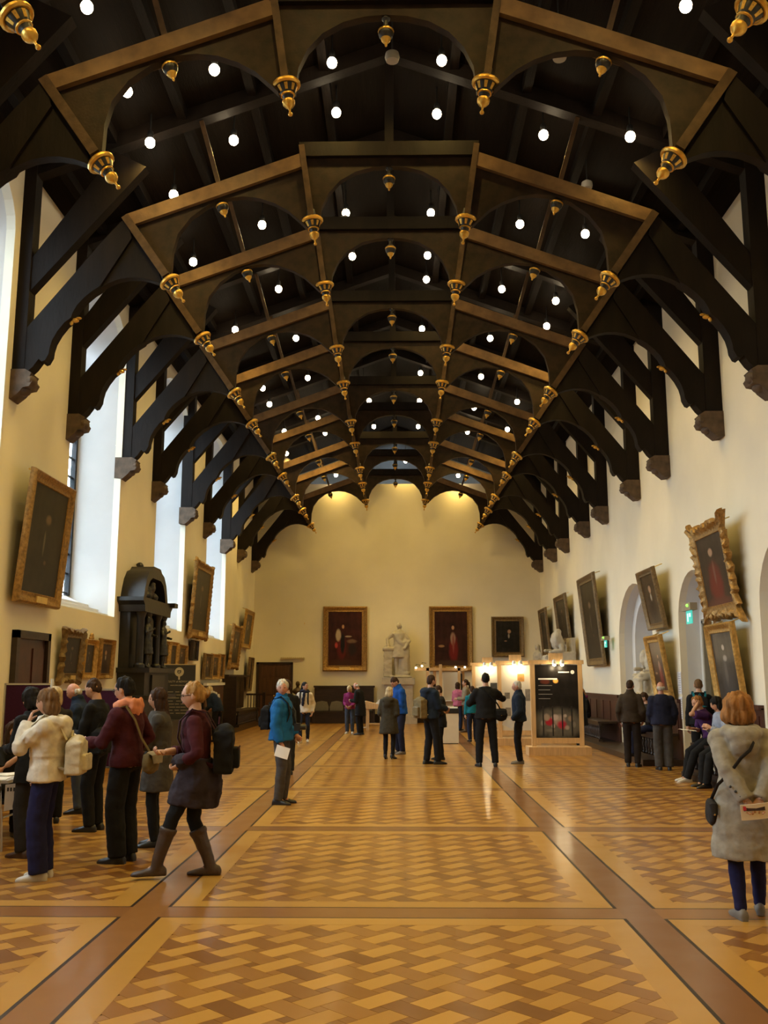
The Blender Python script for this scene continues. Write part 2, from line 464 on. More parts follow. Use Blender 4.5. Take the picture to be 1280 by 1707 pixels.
def loft_contours(mb, A, xa, B, xb):
    n = len(A)
    mb.add([(xa, *p) for p in A] + [(xb, *p) for p in B], [(i, (i + 1) % n, (i + 1) % n + n, i + n) for i in range(n)])
GLASS = bpy.data.materials.new('leaded_glass'); GLASS.use_nodes = True
_nt = GLASS.node_tree; _pb = _nt.nodes['Principled BSDF']; _pb.inputs['Base Color'].default_value = (.35, .42, .45, 1); _pb.inputs['Roughness'].default_value = .12
_tr = _nt.nodes.new('ShaderNodeBsdfTransparent'); _mx = _nt.nodes.new('ShaderNodeMixShader')
_vo = _nt.nodes.new('ShaderNodeTexVoronoi'); _vo.inputs['Scale'].default_value = 7
_cr = _nt.nodes.new('ShaderNodeValToRGB'); _cr.color_ramp.elements[0].color = (.62, .72, .74, 1); _cr.color_ramp.elements[1].color = (.95, .97, 1, 1)
_tc = _nt.nodes.new('ShaderNodeTexCoord'); _nt.links.new(_tc.outputs['Object'], _vo.inputs['Vector'])
_nt.links.new(_vo.outputs['Color'], _cr.inputs[0]); _nt.links.new(_cr.outputs[0], _tr.inputs[0])
_mx.inputs[0].default_value = 0.88
_nt.links.new(_pb.outputs[0], _mx.inputs[1]); _nt.links.new(_tr.outputs[0], _mx.inputs[2]); _nt.links.new(_mx.outputs[0], _nt.nodes['Material Output'].inputs[0])
XG = XL - 0.92
for i, (a, b) in enumerate(WIN):
    A = [(a, SILL), (b, SILL)] + arch_pts(a, b, SPR, CRN)
    a2, b2 = a + 0.28, b - 0.22
    B = [(a2, SILL + 0.42), (b2, SILL + 0.42)] + arch_pts(a2, b2, SPR - 0.1, CRN - 0.25)
    mb = MB(); loft_contours(mb, A, XL - 0.14, B, XG)
    w = struct(mb.obj('window_%d' % (i + 1), WHITE, smooth=True, ang=40))
    # moulded white margin of the embrasure: a slim rib set back in the far reveal, and the stepped sill
    mb = MB()
    mb.prism([(b + 0.002, SILL), (b + 0.002, SPR), (b - 0.045, SPR), (b - 0.045, SILL)], 'x', XL - 0.40, XL - 0.34); mb.obj('reveal_rib', WHITE, w, smooth=False)
    for s in range(3):
        box('sill_step', WHITE, XL - 0.32 - 0.2 * s, XL - 0.12 - 0.2 * s, a + .02 + .05 * s, b - .02 - .04 * s, SILL - .02, SILL + .05 + .1 * s, w)
    n3 = (b2 - a2) / 3
    for k in range(3):
        y0, y1 = a2 + n3 * k, a2 + n3 * (k + 1)
        c, hw = (a2 + b2) / 2, (b2 - a2) / 2
        zt = lambda y: SPR - .1 + (CRN - .25 - SPR + .1) * math.sqrt(max(0, 1 - ((y - c) / hw) ** 2))
        top = [(y1 + (y0 - y1) * t / 8, zt(y1 + (y0 - y1) * t / 8)) for t in range(9)]
        MB().prism([(y0, SILL + .42), (y1, SILL + .42)] + top, 'x', XG - .012, XG - .004).obj('pane', GLASS, w, smooth=False)
    for k in range(4):
        y = min(max(a2 + n3 * k, a2 + .05), b2 - .05)
        box('mullion', IRON, XG - .05, XG + .05, y - .05, y + .05, SILL + .42, (SPR if k in (0, 3) else CRN - .32), w)
    for k in range(13):
        z = SILL + .47 + k * .4
        box('glazing_bar', IRON, XG - .03, XG + .02, a2, b2, z - .014, z + .014, w)
    # daylight portal in the window opening (guides sampling of the sky only)
    la = bpy.data.lights.new('daylight_portal', 'AREA'); la.shape = 'RECTANGLE'; la.size = b2 - a2; la.size_y = 6.0
    la.cycles.is_portal = True
    lo = link('daylight_portal', la, None, (XG - 0.2, (a2 + b2) / 2, 6.3)); lo.rotation_euler = (R(90), 0, R(-90))

# niches and doorway of the right wall
def niche(idx, rng, zs, zc, d1, back_x, inset):
    y0, y1 = rng
    A = [(y0, 0), (y1, 0)] + arch_pts(y0, y1, zs, zc)
    mb = MB(); loft_contours(mb, A, XR + 0.14, A, XR + d1)
    B = [(y0 + inset, 0), (y1 - inset, 0)] + arch_pts(y0 + inset, y1 - inset, zs, zc - inset)
    if inset:
        loft_contours(mb, A, XR + d1, B, XR + d1)
        loft_contours(mb, B, XR + d1, B, back_x)
    mb.add([(back_x, *p) for p in B], [tuple(range(len(B)))])
    return struct(mb.obj('trim_%d' % idx, WHITE if idx != 2 else PLASTER, smooth=True, ang=30))
niche(1, NA, 2.55, 4.02, 0.34, XR + 1.0, 0.30)
niche(3, NC, 2.85, 3.9, 0.34, XR + 1.0, 0.28)
# arch B: shallow arched recess, then a square-headed doorway into a passage
y0, y1 = NB
A = [(y0, 0), (y1, 0)] + arch_pts(y0, y1, 2.85, 3.82)
mb = MB(); loft_contours(mb, A, XR + .14, A, XR + .42)
D0, D1, DZ = 17.95, 19.6, 2.82
mb.add([(XR + .42, y0, 0), (XR + .42, D0, 0), (XR + .42, D0, DZ), (XR + .42, y0, DZ)], [(0, 1, 2, 3)])
mb.add([(XR + .42, D1, 0), (XR + .42, y1, 0), (XR + .42, y1, DZ), (XR + .42, D1, DZ)], [(0, 1, 2, 3)])
mb.add([(XR + .42, y0, DZ), (XR + .42, y1, DZ)] + [(XR + .42, *p) for p in arch_pts(y0, y1, 2.85, 3.82)], [tuple(range(17))])
struct(mb.obj('trim_2', WHITE, smooth=True, ang=30))
mb = MB(); x0, x1 = XR + .42, XR + 2.6
mb.add([(x0, D0, 0), (x1, D0, 0), (x1, D0, DZ), (x0, D0, DZ), (x0, D1, 0), (x1, D1 + 2.4, 0), (x1, D1 + 2.4, DZ), (x0, D1, DZ)], [(0, 1, 2, 3), (4, 5, 6, 7), (1, 5, 6, 2), (3, 2, 6, 7), (0, 1, 5, 4)])
door1 = struct(mb.obj('door_1', mat('passage_plaster', (.62, .55, .40), .85, var=.06), smooth=False))
box('door_frame', mat('door_paint', (.30, .27, .21), .5, var=.1), XR + .40, XR + .50, D0 - .06, D0 + .02, 0, DZ + .06, door1)
box('door_frame', MATS['door_paint'], XR + .40, XR + .50, D1 - .02, D1 + .06, 0, DZ + .06, door1)
box('door_lintel', MATS['door_paint'], XR + .40, XR + .50, D0 - .06, D1 + .06, DZ, DZ + .09, door1)

# far door, skirtings
d2 = struct(box('door_2', DOORW, -5.50, -4.23, YE - .035, YE + .01, 0, 2.30))
for (a, b, c, d) in ((-5.42, -4.90, .12, 1.0), (-4.83, -4.31, .12, 1.0), (-5.42, -4.90, 1.1, 1.75), (-4.83, -4.31, 1.1, 1.75), (-5.42, -4.90, 1.83, 2.2), (-4.83, -4.31, 1.83, 2.2)):
    MB().prism([(a, c), (b, c), (b, d), (a, d)], 'y', YE - .055, YE - .03).obj('door_panel', DOORW, d2, smooth=False)
for (a, b, c, d) in ((-5.6, -5.5, 0, 2.38), (-4.23, -4.13, 0, 2.38), (-5.6, -4.13, 2.30, 2.38)):
    box('door_frame', DARKW, a, b, YE - .07, YE, c, d, d2)
MB().ell((-4.87, YE - .09, 1.05), .035).obj('door_knob', BRASS, d2)
struct(box('baseboard_far', DARKW, -4.1, XR, YE - .04, YE, 0, .34))
struct(box('baseboard_left', DARKW, XL, XL + .05, YB, YE, 0, .42))
# left doorway
d3 = struct(box('door_3', MAHOG, XL - .01, XL + .03, 14.72, 16.0, 0, 2.36))
for a, b, c, d in ((14.64, 14.76, 0, 2.46), (15.96, 16.08, 0, 2.46), (14.64, 16.08, 2.34, 2.46)):
    box('door_frame', DARKW, XL, XL + .09, a, b, c, d, d3)
for c, d in ((.2, 1.0), (1.12, 2.2)):
    for a, b in ((14.84, 15.30), (15.42, 15.88)):
        box('door_panel', MAHOG, XL + .02, XL + .05, a, b, c, d, d3)

# ------------------------------------------------------------------ roof boarding with skylights by the gable
def slope_poly(xa, xb): return [(xa, roofz(xa)), (xb, roofz(xb)), (xb, roofz(xb) + .1), (xa, roofz(xa) + .1)]
mb = MB()
for s in (-1, 1):
    mb.prism(slope_poly(0, s * 6.05), 'y', YB - .2, 38.75)
    mb.prism(slope_poly(0, s * .16), 'y', 38.75, YG); mb.prism(slope_poly(s * .75, s * 6.05), 'y', 38.75, YG)
    mb.prism(slope_poly(s * .16, s * .75), 'y', 38.75, 39.2); mb.prism(slope_poly(s * .16, s * .75), 'y', 40.0, YG)
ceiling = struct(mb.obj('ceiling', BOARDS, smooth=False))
for s in (-1, 1):
    sk = struct(MB().prism([(s * .16, roofz(.16) + .03), (s * .75, roofz(.75) + .03), (s * .75, roofz(.75) + .05), (s * .16, roofz(.16) + .05)], 'y', 39.2, 40.0).obj('window_%d' % (6 if s < 0 else 7), GLASS, smooth=False))
    for k in range(3):
        MB().prism([(s * .16, roofz(.16) - .04), (s * .75, roofz(.75) - .04), (s * .75, roofz(.75) + .03), (s * .16, roofz(.16) + .03)], 'y', 39.2 + k * .375, 39.25 + k * .375).obj('glazing_bar', TIMBER, sk, smooth=False)
la = bpy.data.lights.new('daylight_portal', 'AREA'); la.shape = 'RECTANGLE'; la.size = 1.6; la.size_y = .85; la.cycles.is_portal = True
link('daylight_portal', la, None, (0, 39.6, RIDGE + .4))
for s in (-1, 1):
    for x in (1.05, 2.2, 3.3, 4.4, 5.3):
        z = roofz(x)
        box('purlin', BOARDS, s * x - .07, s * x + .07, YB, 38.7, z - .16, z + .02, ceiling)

# ------------------------------------------------------------------ roof trusses
def beamz(x): return 10.43 - 0.373 * x
SIDE_ARCH = [(3.40, 7.92), (3.385, 8.3), (3.31, 8.6), (3.12, 8.87), (2.85, 9.08), (2.55, 9.195), (2.3, 9.22), (2.05, 9.19), (1.8, 9.10), (1.58, 8.97), (1.40, 8.80), (1.30, 8.70)]
CEN_ARCH = [(1.10, 8.70), (1.06, 9.02), (.95, 9.27), (.77, 9.48), (.52, 9.63), (.26, 9.70), (0, 9.72)]
OUT_ARCH = [(3.50, 7.74), (3.60, 7.79), (3.74, 7.84), (3.90, 7.87), (4.06, 7.87), (4.22, 7.84), (4.36, 7.78), (4.48, 7.71)]
BRACE_LOW = [(4.48, 7.71), (4.60, 7.63), (4.72, 7.52), (4.82, 7.40), (4.88, 7.28), (4.90, 7.20), (5.00, 7.12), (5.10, 6.98), (5.17, 6.84), (5.20, 6.72), (5.21, 6.62), (5.26, 6.52), (5.31, 6.50), (5.36, 6.54), (5.44, 6.42), (5.50, 6.36), (5.58, 6.34)]
def pend_M(x, z, dx, dz):
    """matrix with local +Z along the drop direction"""
    q = Vector((dx, 0, dz)).to_track_quat('Z', 'Y').to_matrix().to_4x4()
    return Matrix.Translation((x, 0, z)) @ q
def big_pendant(par, x, z, dx, dz):
    M = pend_M(x, z, dx, dz)
    p = MB().lathe([(.085, -.16), (.10, -.05), (.135, .0), (.135, .02), (.12, .07), (.085, .13), (.062, .17), (.058, .21)], 16, M).obj('pendant', BLACKM, par)
    mb = MB().lathe([(.10, -.035), (.150, -.03), (.172, -.005), (.172, .02), (.152, .038), (.118, .03)], 18, M)
    mb.obj('gilt_ring', GOLD, p)
    for k in range(8):
        a = 2 * PI * k / 8
        MM = M @ Matrix.Rotation(a, 4, 'Z')
        b = MB().add([(.131, -.021, .045), (.131, .021, .045), (.098, .015, .115), (.098, -.015, .115), (.115, -.021, .045), (.115, .021, .045), (.085, .015, .115), (.085, -.015, .115)],
                     [(0, 1, 2, 3), (4, 7, 6, 5), (0, 4, 5, 1), (1, 5, 6, 2), (2, 6, 7, 3), (3, 7, 4, 0)])
        b.xf(MM); b.obj('gilt_panel', GOLD, p, smooth=False)
    MB().lathe([(.05, .13), (.086, .135), (.088, .15), (.06, .158)], 14, M).obj('gilt_band', GOLD, p)
    MB().lathe([(.045, .20), (.072, .215), (.078, .235), (.072, .27), (.05, .30), (.022, .32), (.014, .34), (.013, .37), (.022, .38), (.028, .395), (.022, .412), (.006, .42)], 14, M).obj('gilt_drop', GOLD, p)
def small_pendant(par, x, z, dx, dz):
    M = pend_M(x, z, dx, dz)
    p = MB().lathe([(.05, -.05), (.055, 0), (.03, .03), (.028, .09), (.05, .105), (.09, .15), (.095, .20), (.085, .235), (.06, .26)], 14, M).obj('acorn_pendant', BLACKM, par)
    MB().lathe([(.080, .150), (.098, .155), (.101, .168), (.098, .18), (.08, .185)], 14, M).obj('gilt_ring', GOLD, p)
    MB().lathe([(.050, .255), (.064, .262), (.058, .285), (.036, .315), (.017, .332), (.017, .352), (.008, .37)], 14, M).obj('gilt_drop', GOLD, p)
def bar2d(x0, z0, x1, z1, w):
    d = Vector((x1 - x0, z1 - z0)).normalized(); n = Vector((-d.y, d.x)) * w / 2
    return [(x0 + n.x, z0 + n.y), (x1 + n.x, z1 + n.y), (x1 - n.x, z1 - n.y), (x0 - n.x, z0 - n.y)]
def make_truss(y):
    t = empty('roof_truss', (0, y, 0))
    def P(name, poly, a, b, m=TIMBER, s=1):
        return MB().prism([(s * q[0], q[1]) for q in poly], 'y', a, b).obj(name, m, t, smooth=True, ang=30)
    for s in (1, -1):
        P('wall_post', [(5.57, 6.30), (5.87, 6.30), (5.87, 9.70), (5.57, 9.80)], -.13, .13, TIMBER, s)
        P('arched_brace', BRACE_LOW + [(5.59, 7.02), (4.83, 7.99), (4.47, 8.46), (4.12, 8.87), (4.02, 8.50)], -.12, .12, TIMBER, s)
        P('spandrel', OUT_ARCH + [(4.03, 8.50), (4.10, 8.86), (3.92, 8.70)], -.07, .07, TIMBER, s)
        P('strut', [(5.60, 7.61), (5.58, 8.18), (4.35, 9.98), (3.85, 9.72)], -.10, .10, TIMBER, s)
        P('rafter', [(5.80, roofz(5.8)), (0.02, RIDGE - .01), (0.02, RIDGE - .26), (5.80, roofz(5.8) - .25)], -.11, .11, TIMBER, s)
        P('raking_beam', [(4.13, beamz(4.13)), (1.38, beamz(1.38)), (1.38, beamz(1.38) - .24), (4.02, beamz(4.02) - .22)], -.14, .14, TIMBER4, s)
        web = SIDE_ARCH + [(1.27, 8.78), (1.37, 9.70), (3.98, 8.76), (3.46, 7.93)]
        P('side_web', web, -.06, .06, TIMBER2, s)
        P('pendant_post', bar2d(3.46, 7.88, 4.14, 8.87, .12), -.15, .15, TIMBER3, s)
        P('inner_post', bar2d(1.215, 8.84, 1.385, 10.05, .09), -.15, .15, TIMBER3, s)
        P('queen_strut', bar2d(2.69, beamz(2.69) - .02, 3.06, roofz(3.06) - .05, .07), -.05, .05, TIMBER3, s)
        P('arch_half', [(0, 9.72)] + CEN_ARCH[::-1][1:] + [(1.20, 8.76), (1.33, 9.9), (0, 9.9)], -.06, .06, TIMBER2, s)
        d = Vector((-.575, -.818))
        big_pendant(t, s * 3.425, 7.83, s * d.x, d.y)
        big_pendant(t, s * 1.21, 8.83, s * -.14, -.99)
        small_pendant(t, s * 2.69, 9.25, s * -.29, -.957)
        leaf = MB().ell((s * 4.87, 0, 7.20), (.06, .05, .035)).ell((s * 4.82, 0, 7.235), (.05, .035, .02)).ell((s * 4.93, 0, 7.17), (.035, .03, .05)); leaf.obj('gilt_leaf', GOLD, t)
    P('collar_beam', [(-1.42, 9.86), (1.42, 9.86), (1.42, 10.1), (-1.42, 10.1)], -.14, .14, TIMBER)
    P('king_post', [(-.07, 10.08), (.07, 10.08), (.07, RIDGE - .1), (-.07, RIDGE - .1)], -.07, .07, TIMBER)
    small_pendant(t, 0, 9.70, 0, -1)
    return t
ORD = ['first', 'second', 'third', 'fourth', 'fifth', 'sixth', 'seventh', 'eighth', 'ninth', 'tenth', 'eleventh']
tr0 = make_truss(TY[0])
for k, y in enumerate(TY):
    t = tr0 if k == 0 else copy_tree(tr0)
    t.location = (0, y, 0)
    tag(t, 'dark arched timber roof truss with gilded pendants, %s counting from the viewer' % ORD[k] if k < 10 else 'dark arched timber roof truss with gilded pendants, last one beside the far wall', 'roof truss', 'roof trusses')
# carved stone corbels under the wall posts
def corbel_mesh(s):
    mb = MB()
    mb.prism([(s * 5.90, 5.92), (s * 5.74, 5.90), (s * 5.62, 6.00), (s * 5.56, 6.08), (s * 5.46, 6.10), (s * 5.42, 6.18), (s * 5.47, 6.25), (s * 5.44, 6.31), (s * 5.54, 6.37), (s * 5.90, 6.37)], 'y', -.16, .16)
    mb.ell((s * 5.47, -.05, 6.20), (.08, .14, .09)); mb.ell((s * 5.60, .0, 6.07), (.1, .15, .08))
    return mb.mesh('stone_corbel', STONE, True, 40)
for s, w in ((-1, wall_left), (1, wall_right)):
    me = corbel_mesh(s)
    for y in TY: link('stone_corbel', me, w, (0, y, 0))

# ------------------------------------------------------------------ roof lamps (positions in three rows each side of the ridge)
LAMPS = [(-3.75, 10.71), (3.75, 10.81), (-2.53, 12.64), (-0.87, 13.38), (0.82, 13.38), (-3.74, 12.47), (-0.89, 14.69), (0.8, 14.81), (-2.56, 14.18 + .3), (2.52, 14.13 + .3),
         (-3.75, 14.0 - .2), (3.75, 13.95 - .2), (-3.76, 15.44), (-0.92, 18.19), (0.81, 18.29), (-2.52, 17.5), (2.52, 17.55), (3.69, 17.1), (-3.96, 18.0), (-0.89, 20.25), (0.8, 20.3),
         (0.81, 21.61), (-2.58, 20.58), (2.5, 20.74), (3.66, 20.4), (-3.79, 21.96), (3.69, 21.94), (-2.53, 23.83), (0.78, 24.91), (2.53, 23.92), (-2.54, 27.17), (0.82, 28.31 + .4), (2.56, 27.11),
         (-3.79, 26.67), (-0.87, 31.63), (0.85, 31.69), (3.74, 28.24), (-3.81, 28.3), (2.6, 30.35), (-3.75, 31.64), (-2.6, 31.51), (3.8, 31.44), (-2.52, 33.65), (-0.8, 35.14), (0.87, 35.07), (2.6, 33.45), (-4.01, 34.5)]
LOW = [(0.41, 38.6, 10.56), (-2.45, 38.6, 9.98), (2.57, 38.6, 9.94)]
LAMPS += [(s * x, y) for y in (8.9, 5.4, 1.9) for x in (.85, 2.53, 3.75) for s in (-1, 1)]          # rows continued overhead out of view, added to light the foreground
ROWN = {}
house = MB().lathe([(.02, .20), (.04, .19), (.05, .15), (.052, .07), (.04, .05)], 12).mesh('lamp_housing', BLACKP)
bulb = MB().ell((0, 0, 0), (.078, .078, .085), 14, 10).mesh('bulb', BULB)
lampd = bpy.data.lights.new('lamp_light', 'SPOT'); lampd.energy = LAMP_W; lampd.color = LAMP_COL; lampd.spot_size = R(146); lampd.spot_blend = 0.75; lampd.shadow_soft_size = 0.07
floodd = lampd.copy(); floodd.energy = LAMP_W * 3.0          # stronger lamps lighting the far wall
for x, y, *zz in sorted([(*q,) for q in LAMPS], key=lambda q: q[1]) + LOW:
    z = zz[0] if zz else roofz(x) - .5
    row = ('inner' if abs(x) < 1.6 else 'middle' if abs(x) < 3.1 else 'outer') + (' left' if x < 0 else ' right')
    ROWN[row] = ROWN.get(row, 0) + 1
    nth = ORD[ROWN[row] - 1] if ROWN[row] <= len(ORD) else '%dth' % ROWN[row]
    lab = 'glowing roof lamp in the %s row, %s counting from the viewer' % (row, nth) if not zz else 'glowing lamp by the far wall, %s' % ('right of the centre arch' if abs(x) < 1 else row.split()[1] + ' side arch')
    l = empty('roof_lamp', (x, y, z), 0, lab, 'lamp', 'roof lamps')
    link('lamp_housing', house, l); link('bulb', bulb, l)
    top = roofz(x) - z
    MB().tube([(0, 0, .2), (0, 0, top)], [.012, .012], 6).obj('stem', BLACKP, l)
    lo = link('lamp_light', floodd if 33 < y < 38 else lampd, l, (0, 0, -.09))
for i, (x, y, z) in enumerate([(0.07, 11.6, 9.9), (2.3, 11.6, 9.9), (3.4, 15.4, 10.1), (-.9, 17.6, 10.6)]):
    d = empty('smoke_detector', (x, y, z), 0, ['pale round smoke detector above the nearest trusses on the centre line', 'pale small smoke detector right of centre near the top of the photo', 'pale smoke detector high right between second and third truss', 'tiny pale smoke detector left of centre behind the third truss'][i], 'smoke detector', 'smoke detectors')
    MB().lathe([(.03, .1), (.09, .06), (.10, .0), (.085, -.05), (.05, -.06)], 14).obj('detector_head', mat('detector_plastic', (.35, .34, .31), .5, var=.05), d)
    MB().tube([(0, 0, .08), (0, 0, roofz(x) - z)], [.01, .01], 6).obj('stem', BLACKP, d)

# ------------------------------------------------------------------ figure builder (local frame: faces +Y, feet at z=0, sized for 1.75 m)
def ik(a, t, l1, l2, pole):
    d = t - a; L = min(d.length, (l1 + l2) * .998); dn = d.normalized(); t = a + dn * L
    x = (l1 * l1 - l2 * l2 + L * L) / (2 * L); h = math.sqrt(max(0, l1 * l1 - x * x))
    p = Vector(pole); p = p - dn * p.dot(dn); p.normalize()
    return a + dn * x + p * h, t
RING = [(.45, .20, .155), (.60, .195, .15), (.75, .187, .142), (.88, .176, .13), (.97, .165, .12), (1.08, .142, .104), (1.20, .148, .112), (1.31, .158, .116), (1.37, .150, .106), (1.415, .120, .090), (1.45, .088, .074), (1.485, .064, .062), (1.53, .056, .058)]
class Fig:
    def __init__(s, hands=(None, None), feet=(None, None), pz=.955, lean=0, py=0.0, yaw=0, pitch=0, wide=1.0, poles=(None, None), knees=(None, None), roll=0):
        s.lean, s.pz, s.py, s.wide = R(lean), pz, py, wide
        s.hip = [Vector((k * .092, py, pz)) for k in (-1, 1)]
        s.ank, s.knee = [], []
        for i, k in enumerate((-1, 1)):
            f = feet[i] or (k * .095, 0.0, .085)
            kn, an = ik(s.hip[i], Vector(f), .445, .43, Vector(knees[i]) if knees[i] else Vector((k * .15, 1, 0)))
            s.knee.append(kn); s.ank.append(an)
        s.sh = [s.bend(Vector((k * .163 * wide, 0, 1.375))) for k in (-1, 1)]
        s.elb, s.wri = [], []
        for i, k in enumerate((-1, 1)):
            h = hands[i] or (k * .225 * wide, .05, .84 + pz - .955)
            e, w = ik(s.sh[i], Vector(h), .285, .255, Vector(poles[i]) if poles[i] else Vector((k * .5, -1, -.2)))
            s.elb.append(e); s.wri.append(w)
        s.neck = s.bend(Vector((0, .005, 1.47)))
        hc = s.bend(Vector((0, .022, 1.615)))
        nt = s.bend(Vector((0, .008, 1.53)))
        s.HM = Matrix.Translation(nt) @ Matrix.Rotation(R(yaw), 4, 'Z') @ Matrix.Rotation(R(-pitch), 4, 'X') @ Matrix.Rotation(R(roll), 4, 'Y') @ Matrix.Translation((0, .014, .088))
        s.nt = nt
    def bend(s, p):
        dz = p.z - .95
        a = s.lean * max(0, min(1, dz / .42)); 
        c, sn = math.cos(a), math.sin(a)
        # progressive bend about the hips
        y = p.y * c + dz * math.sin(a * .8); z = dz * math.cos(a * .8) - p.y * sn
        return Vector((p.x, y + s.py, .95 + z + s.pz - .945))
    def torso(s, mb, t, z0=.88, flare=0.0, top=1.53, n=16):
        pts, rad = [], []
        for z, rx, ry in RING:
            if z < z0 - .001 or z > top: continue
            f = flare * max(0, (.95 - z)) / .5
            pts.append(s.bend(Vector((0, 0, z)))); rad.append((rx * (s.wide if z < 1.44 else 1) + t + f, ry + t + f * .8))
        mb.tube(pts, rad, n, up=(0, 1, 0))
    def arm(s, mb, i, t, end=1.0, r=(.058, .056, .047, .035)):
        k = (-1, 1)[i]
        a, e, w = s.sh[i], s.elb[i], s.wri[i]
        ins = s.bend(Vector((k * .085, 0, 1.375)))
        if end >= 1.0:
            pts = [ins, a, a.lerp(e, .5), e, e.lerp(w, .5), w]; rr = [r[0], r[1], (r[1] + r[2]) / 2 + .002, r[2], (r[2] + r[3]) / 2 + .002, r[3]]
        elif end > .5:
            q = e.lerp(w, (end - .5) * 2); pts = [ins, a, a.lerp(e, .5), e, q]; rr = [r[0], r[1], (r[1] + r[2]) / 2, r[2], r[2] - .004]
        else:
            q = a.lerp(e, end * 2); pts = [ins, a, q]; rr = [r[0], r[1], r[1] - .002]
        mb.tube(pts, [x + t for x in rr], 10, rnd=False)
        mb.ell(a, r[1] + t + .002, 10, 7); 
        if end > .5: mb.ell(e, r[2] + t + .001, 8, 6)
    def leg(s, mb, i, t=0, r=(.088, .062, .056, .042), low=None):
        h, k, a = s.hip[i], s.knee[i], s.ank[i]
        a2 = a.copy()
        if low is not None: a2 = a + (a - k).normalized() * low
        mb.tube([h + (h - k).normalized() * .03, h.lerp(k, .4), k, k.lerp(a2, .35), a2], [r[0] + t, (r[0] * .6 + r[1] * .4) + t, r[1] + t, r[2] + t + .004, r[3] + t], 12)
        mb.ell(k, r[1] + t, 8, 6)
    def pelvis(s, mb, t):
        mb.ell(Vector((0, s.py, s.pz + .0)), (.165 * s.wide + t, .118 + t, .13), 14, 8)
    def M(s, v): return s.HM @ Vector(v)

def head_mb(mb, M, hi=True):
    nu, nv = (26, 20) if hi else (16, 12)
    i0 = len(mb.v)
    dirs = []
    mb.ell((0, 0, 0), 1.0, nu, nv, mi=0)
    for i in range(i0, len(mb.v)):
        d = mb.v[i].normalized(); x, y, z = d
        px, py, pz = .074 * x, .094 * y, .116 * z
        if z < 0:                                    # jaw: narrower, chin forward, nape drawn in
            k = min(1, -z)
            px *= 1 - .30 * k ** 1.6
            if y < 0: py *= 1 - .45 * k
            else: py *= 1 - .06 * k
        if y > 0:
            py += .022 * math.exp(-(x / .15) ** 2 - ((z + .10) / .20) ** 2)              # nose
            py += .010 * math.exp(-(x / .15) ** 2 - ((z + .24) / .08) ** 2)
            py -= .009 * (math.exp(-((x - .40) / .18) ** 2 - ((z - .06) / .13) ** 2) + math.exp(-((x + .40) / .18) ** 2 - ((z - .06) / .13) ** 2))
            py += .005 * math.exp(-(x / .6) ** 2 - ((z - .26) / .10) ** 2)               # brow
            py += .008 * math.exp(-(x / .28) ** 2 - ((z + .86) / .14) ** 2)              # chin
            py += .005 * math.exp(-(x / .26) ** 2 - ((z + .47) / .09) ** 2)              # lips
        mb.v[i] = M @ Vector((px, py, pz))
    for s in (-1, 1):
        mb.ell(M @ Vector((s * .0745, -.008, -.006)), (.012, .022, .032), 8, 6, M.to_3x3(), 0)
        mb.ell(M @ Vector((s * .029, .0785, .009)), (.0125, .008, .0065), 8, 5, M.to_3x3(), 1)
        mb.ell(M @ Vector((s * .030, .0845, .027)), (.018, .005, .0035), 8, 4, M.to_3x3(), 3)
    mb.ell(M @ Vector((0, .0875, -.052)), (.021, .008, .007), 8, 5, M.to_3x3(), 2)
def hand_mb(mb, w, d, n, side, curl=35, mi=0):
    """palm with four fingers and a thumb; d: along the hand, n: palm normal (fingers curl towards it)"""
    d = d.normalized(); n = (n - d * n.dot(d)).normalized(); l = d.cross(n) * side
    mb.tube([w - d * .02, w + d * .02, w + d * .06, w + d * .092], [(.026, .019), (.036, .017), (.041, .015), (.036, .012)], 8, up=n, mi=mi)
    for j, (off, ln) in enumerate(((.030, .066), (.0105, .077), (-.010, .073), (-.029, .056))):
        p = w + d * .086 + l * off; pts = [p]; a = 0
        for q in (.42, .33, .25):
            a += R(curl * (.8 + .1 * j))
            p = p + (d * math.cos(a) + n * math.sin(a)) * ln * q; pts.append(p)
        mb.tube(pts, [.0095, .009, .008, .006], 6, up=l, mi=mi)
    b = w + d * .028 + l * .03
    mb.tube([b, b + (d * .55 + l * .7 + n * .35) * .035, b + (d * .9 + l * .55 + n * .6) * .058, b + (d * 1.15 + l * .4 + n * .85) * .068], [.013, .012, .010, .007], 6, up=n, mi=mi)

def shoe_mesh(mb, an, dirv, style='shoe', k=1.0):
    d = Vector((dirv[0], dirv[1], 0)).normalized(); l = Vector((d.y, -d.x, 0)); up = Vector((0, 0, 1))
    b = Vector((an.x, an.y, an.z - .085))
    lift = .035 if style == 'heel' else 0
    prof = [(-.085, .026, .05), (-.07, .036, .075), (-.02, .038, .085), (.04, .038, .072), (.09, .044, .055), (.14, .043, .042), (.175, .033, .033), (.195, .015, .02)]
    vs = []; n = 10
    for (y, w, h) in prof:
        lf = lift * max(0, min(1, (.10 - y) / .15))
        for q in range(n):
            a = 2 * PI * q / n
            z = max(0.0, .5 * h + math.sin(a) * h * .62) if math.sin(a) > -.4 else 0.0
            vs.append(b + d * (y * k) + l * (math.cos(a) * w * k) + up * (z + lf))
    N = len(prof)
    fs = [(i * n + q, i * n + (q + 1) % n, (i + 1) * n + (q + 1) % n, (i + 1) * n + q) for i in range(N - 1) for q in range(n)] + [tuple(range(n)), tuple((N - 1) * n + q for q in range(n))]
    mb.add(vs, fs)
    if style == 'heel': mb.tube([b - d * .06, b - d * .06 + up * .05], [.010, .022], 6)

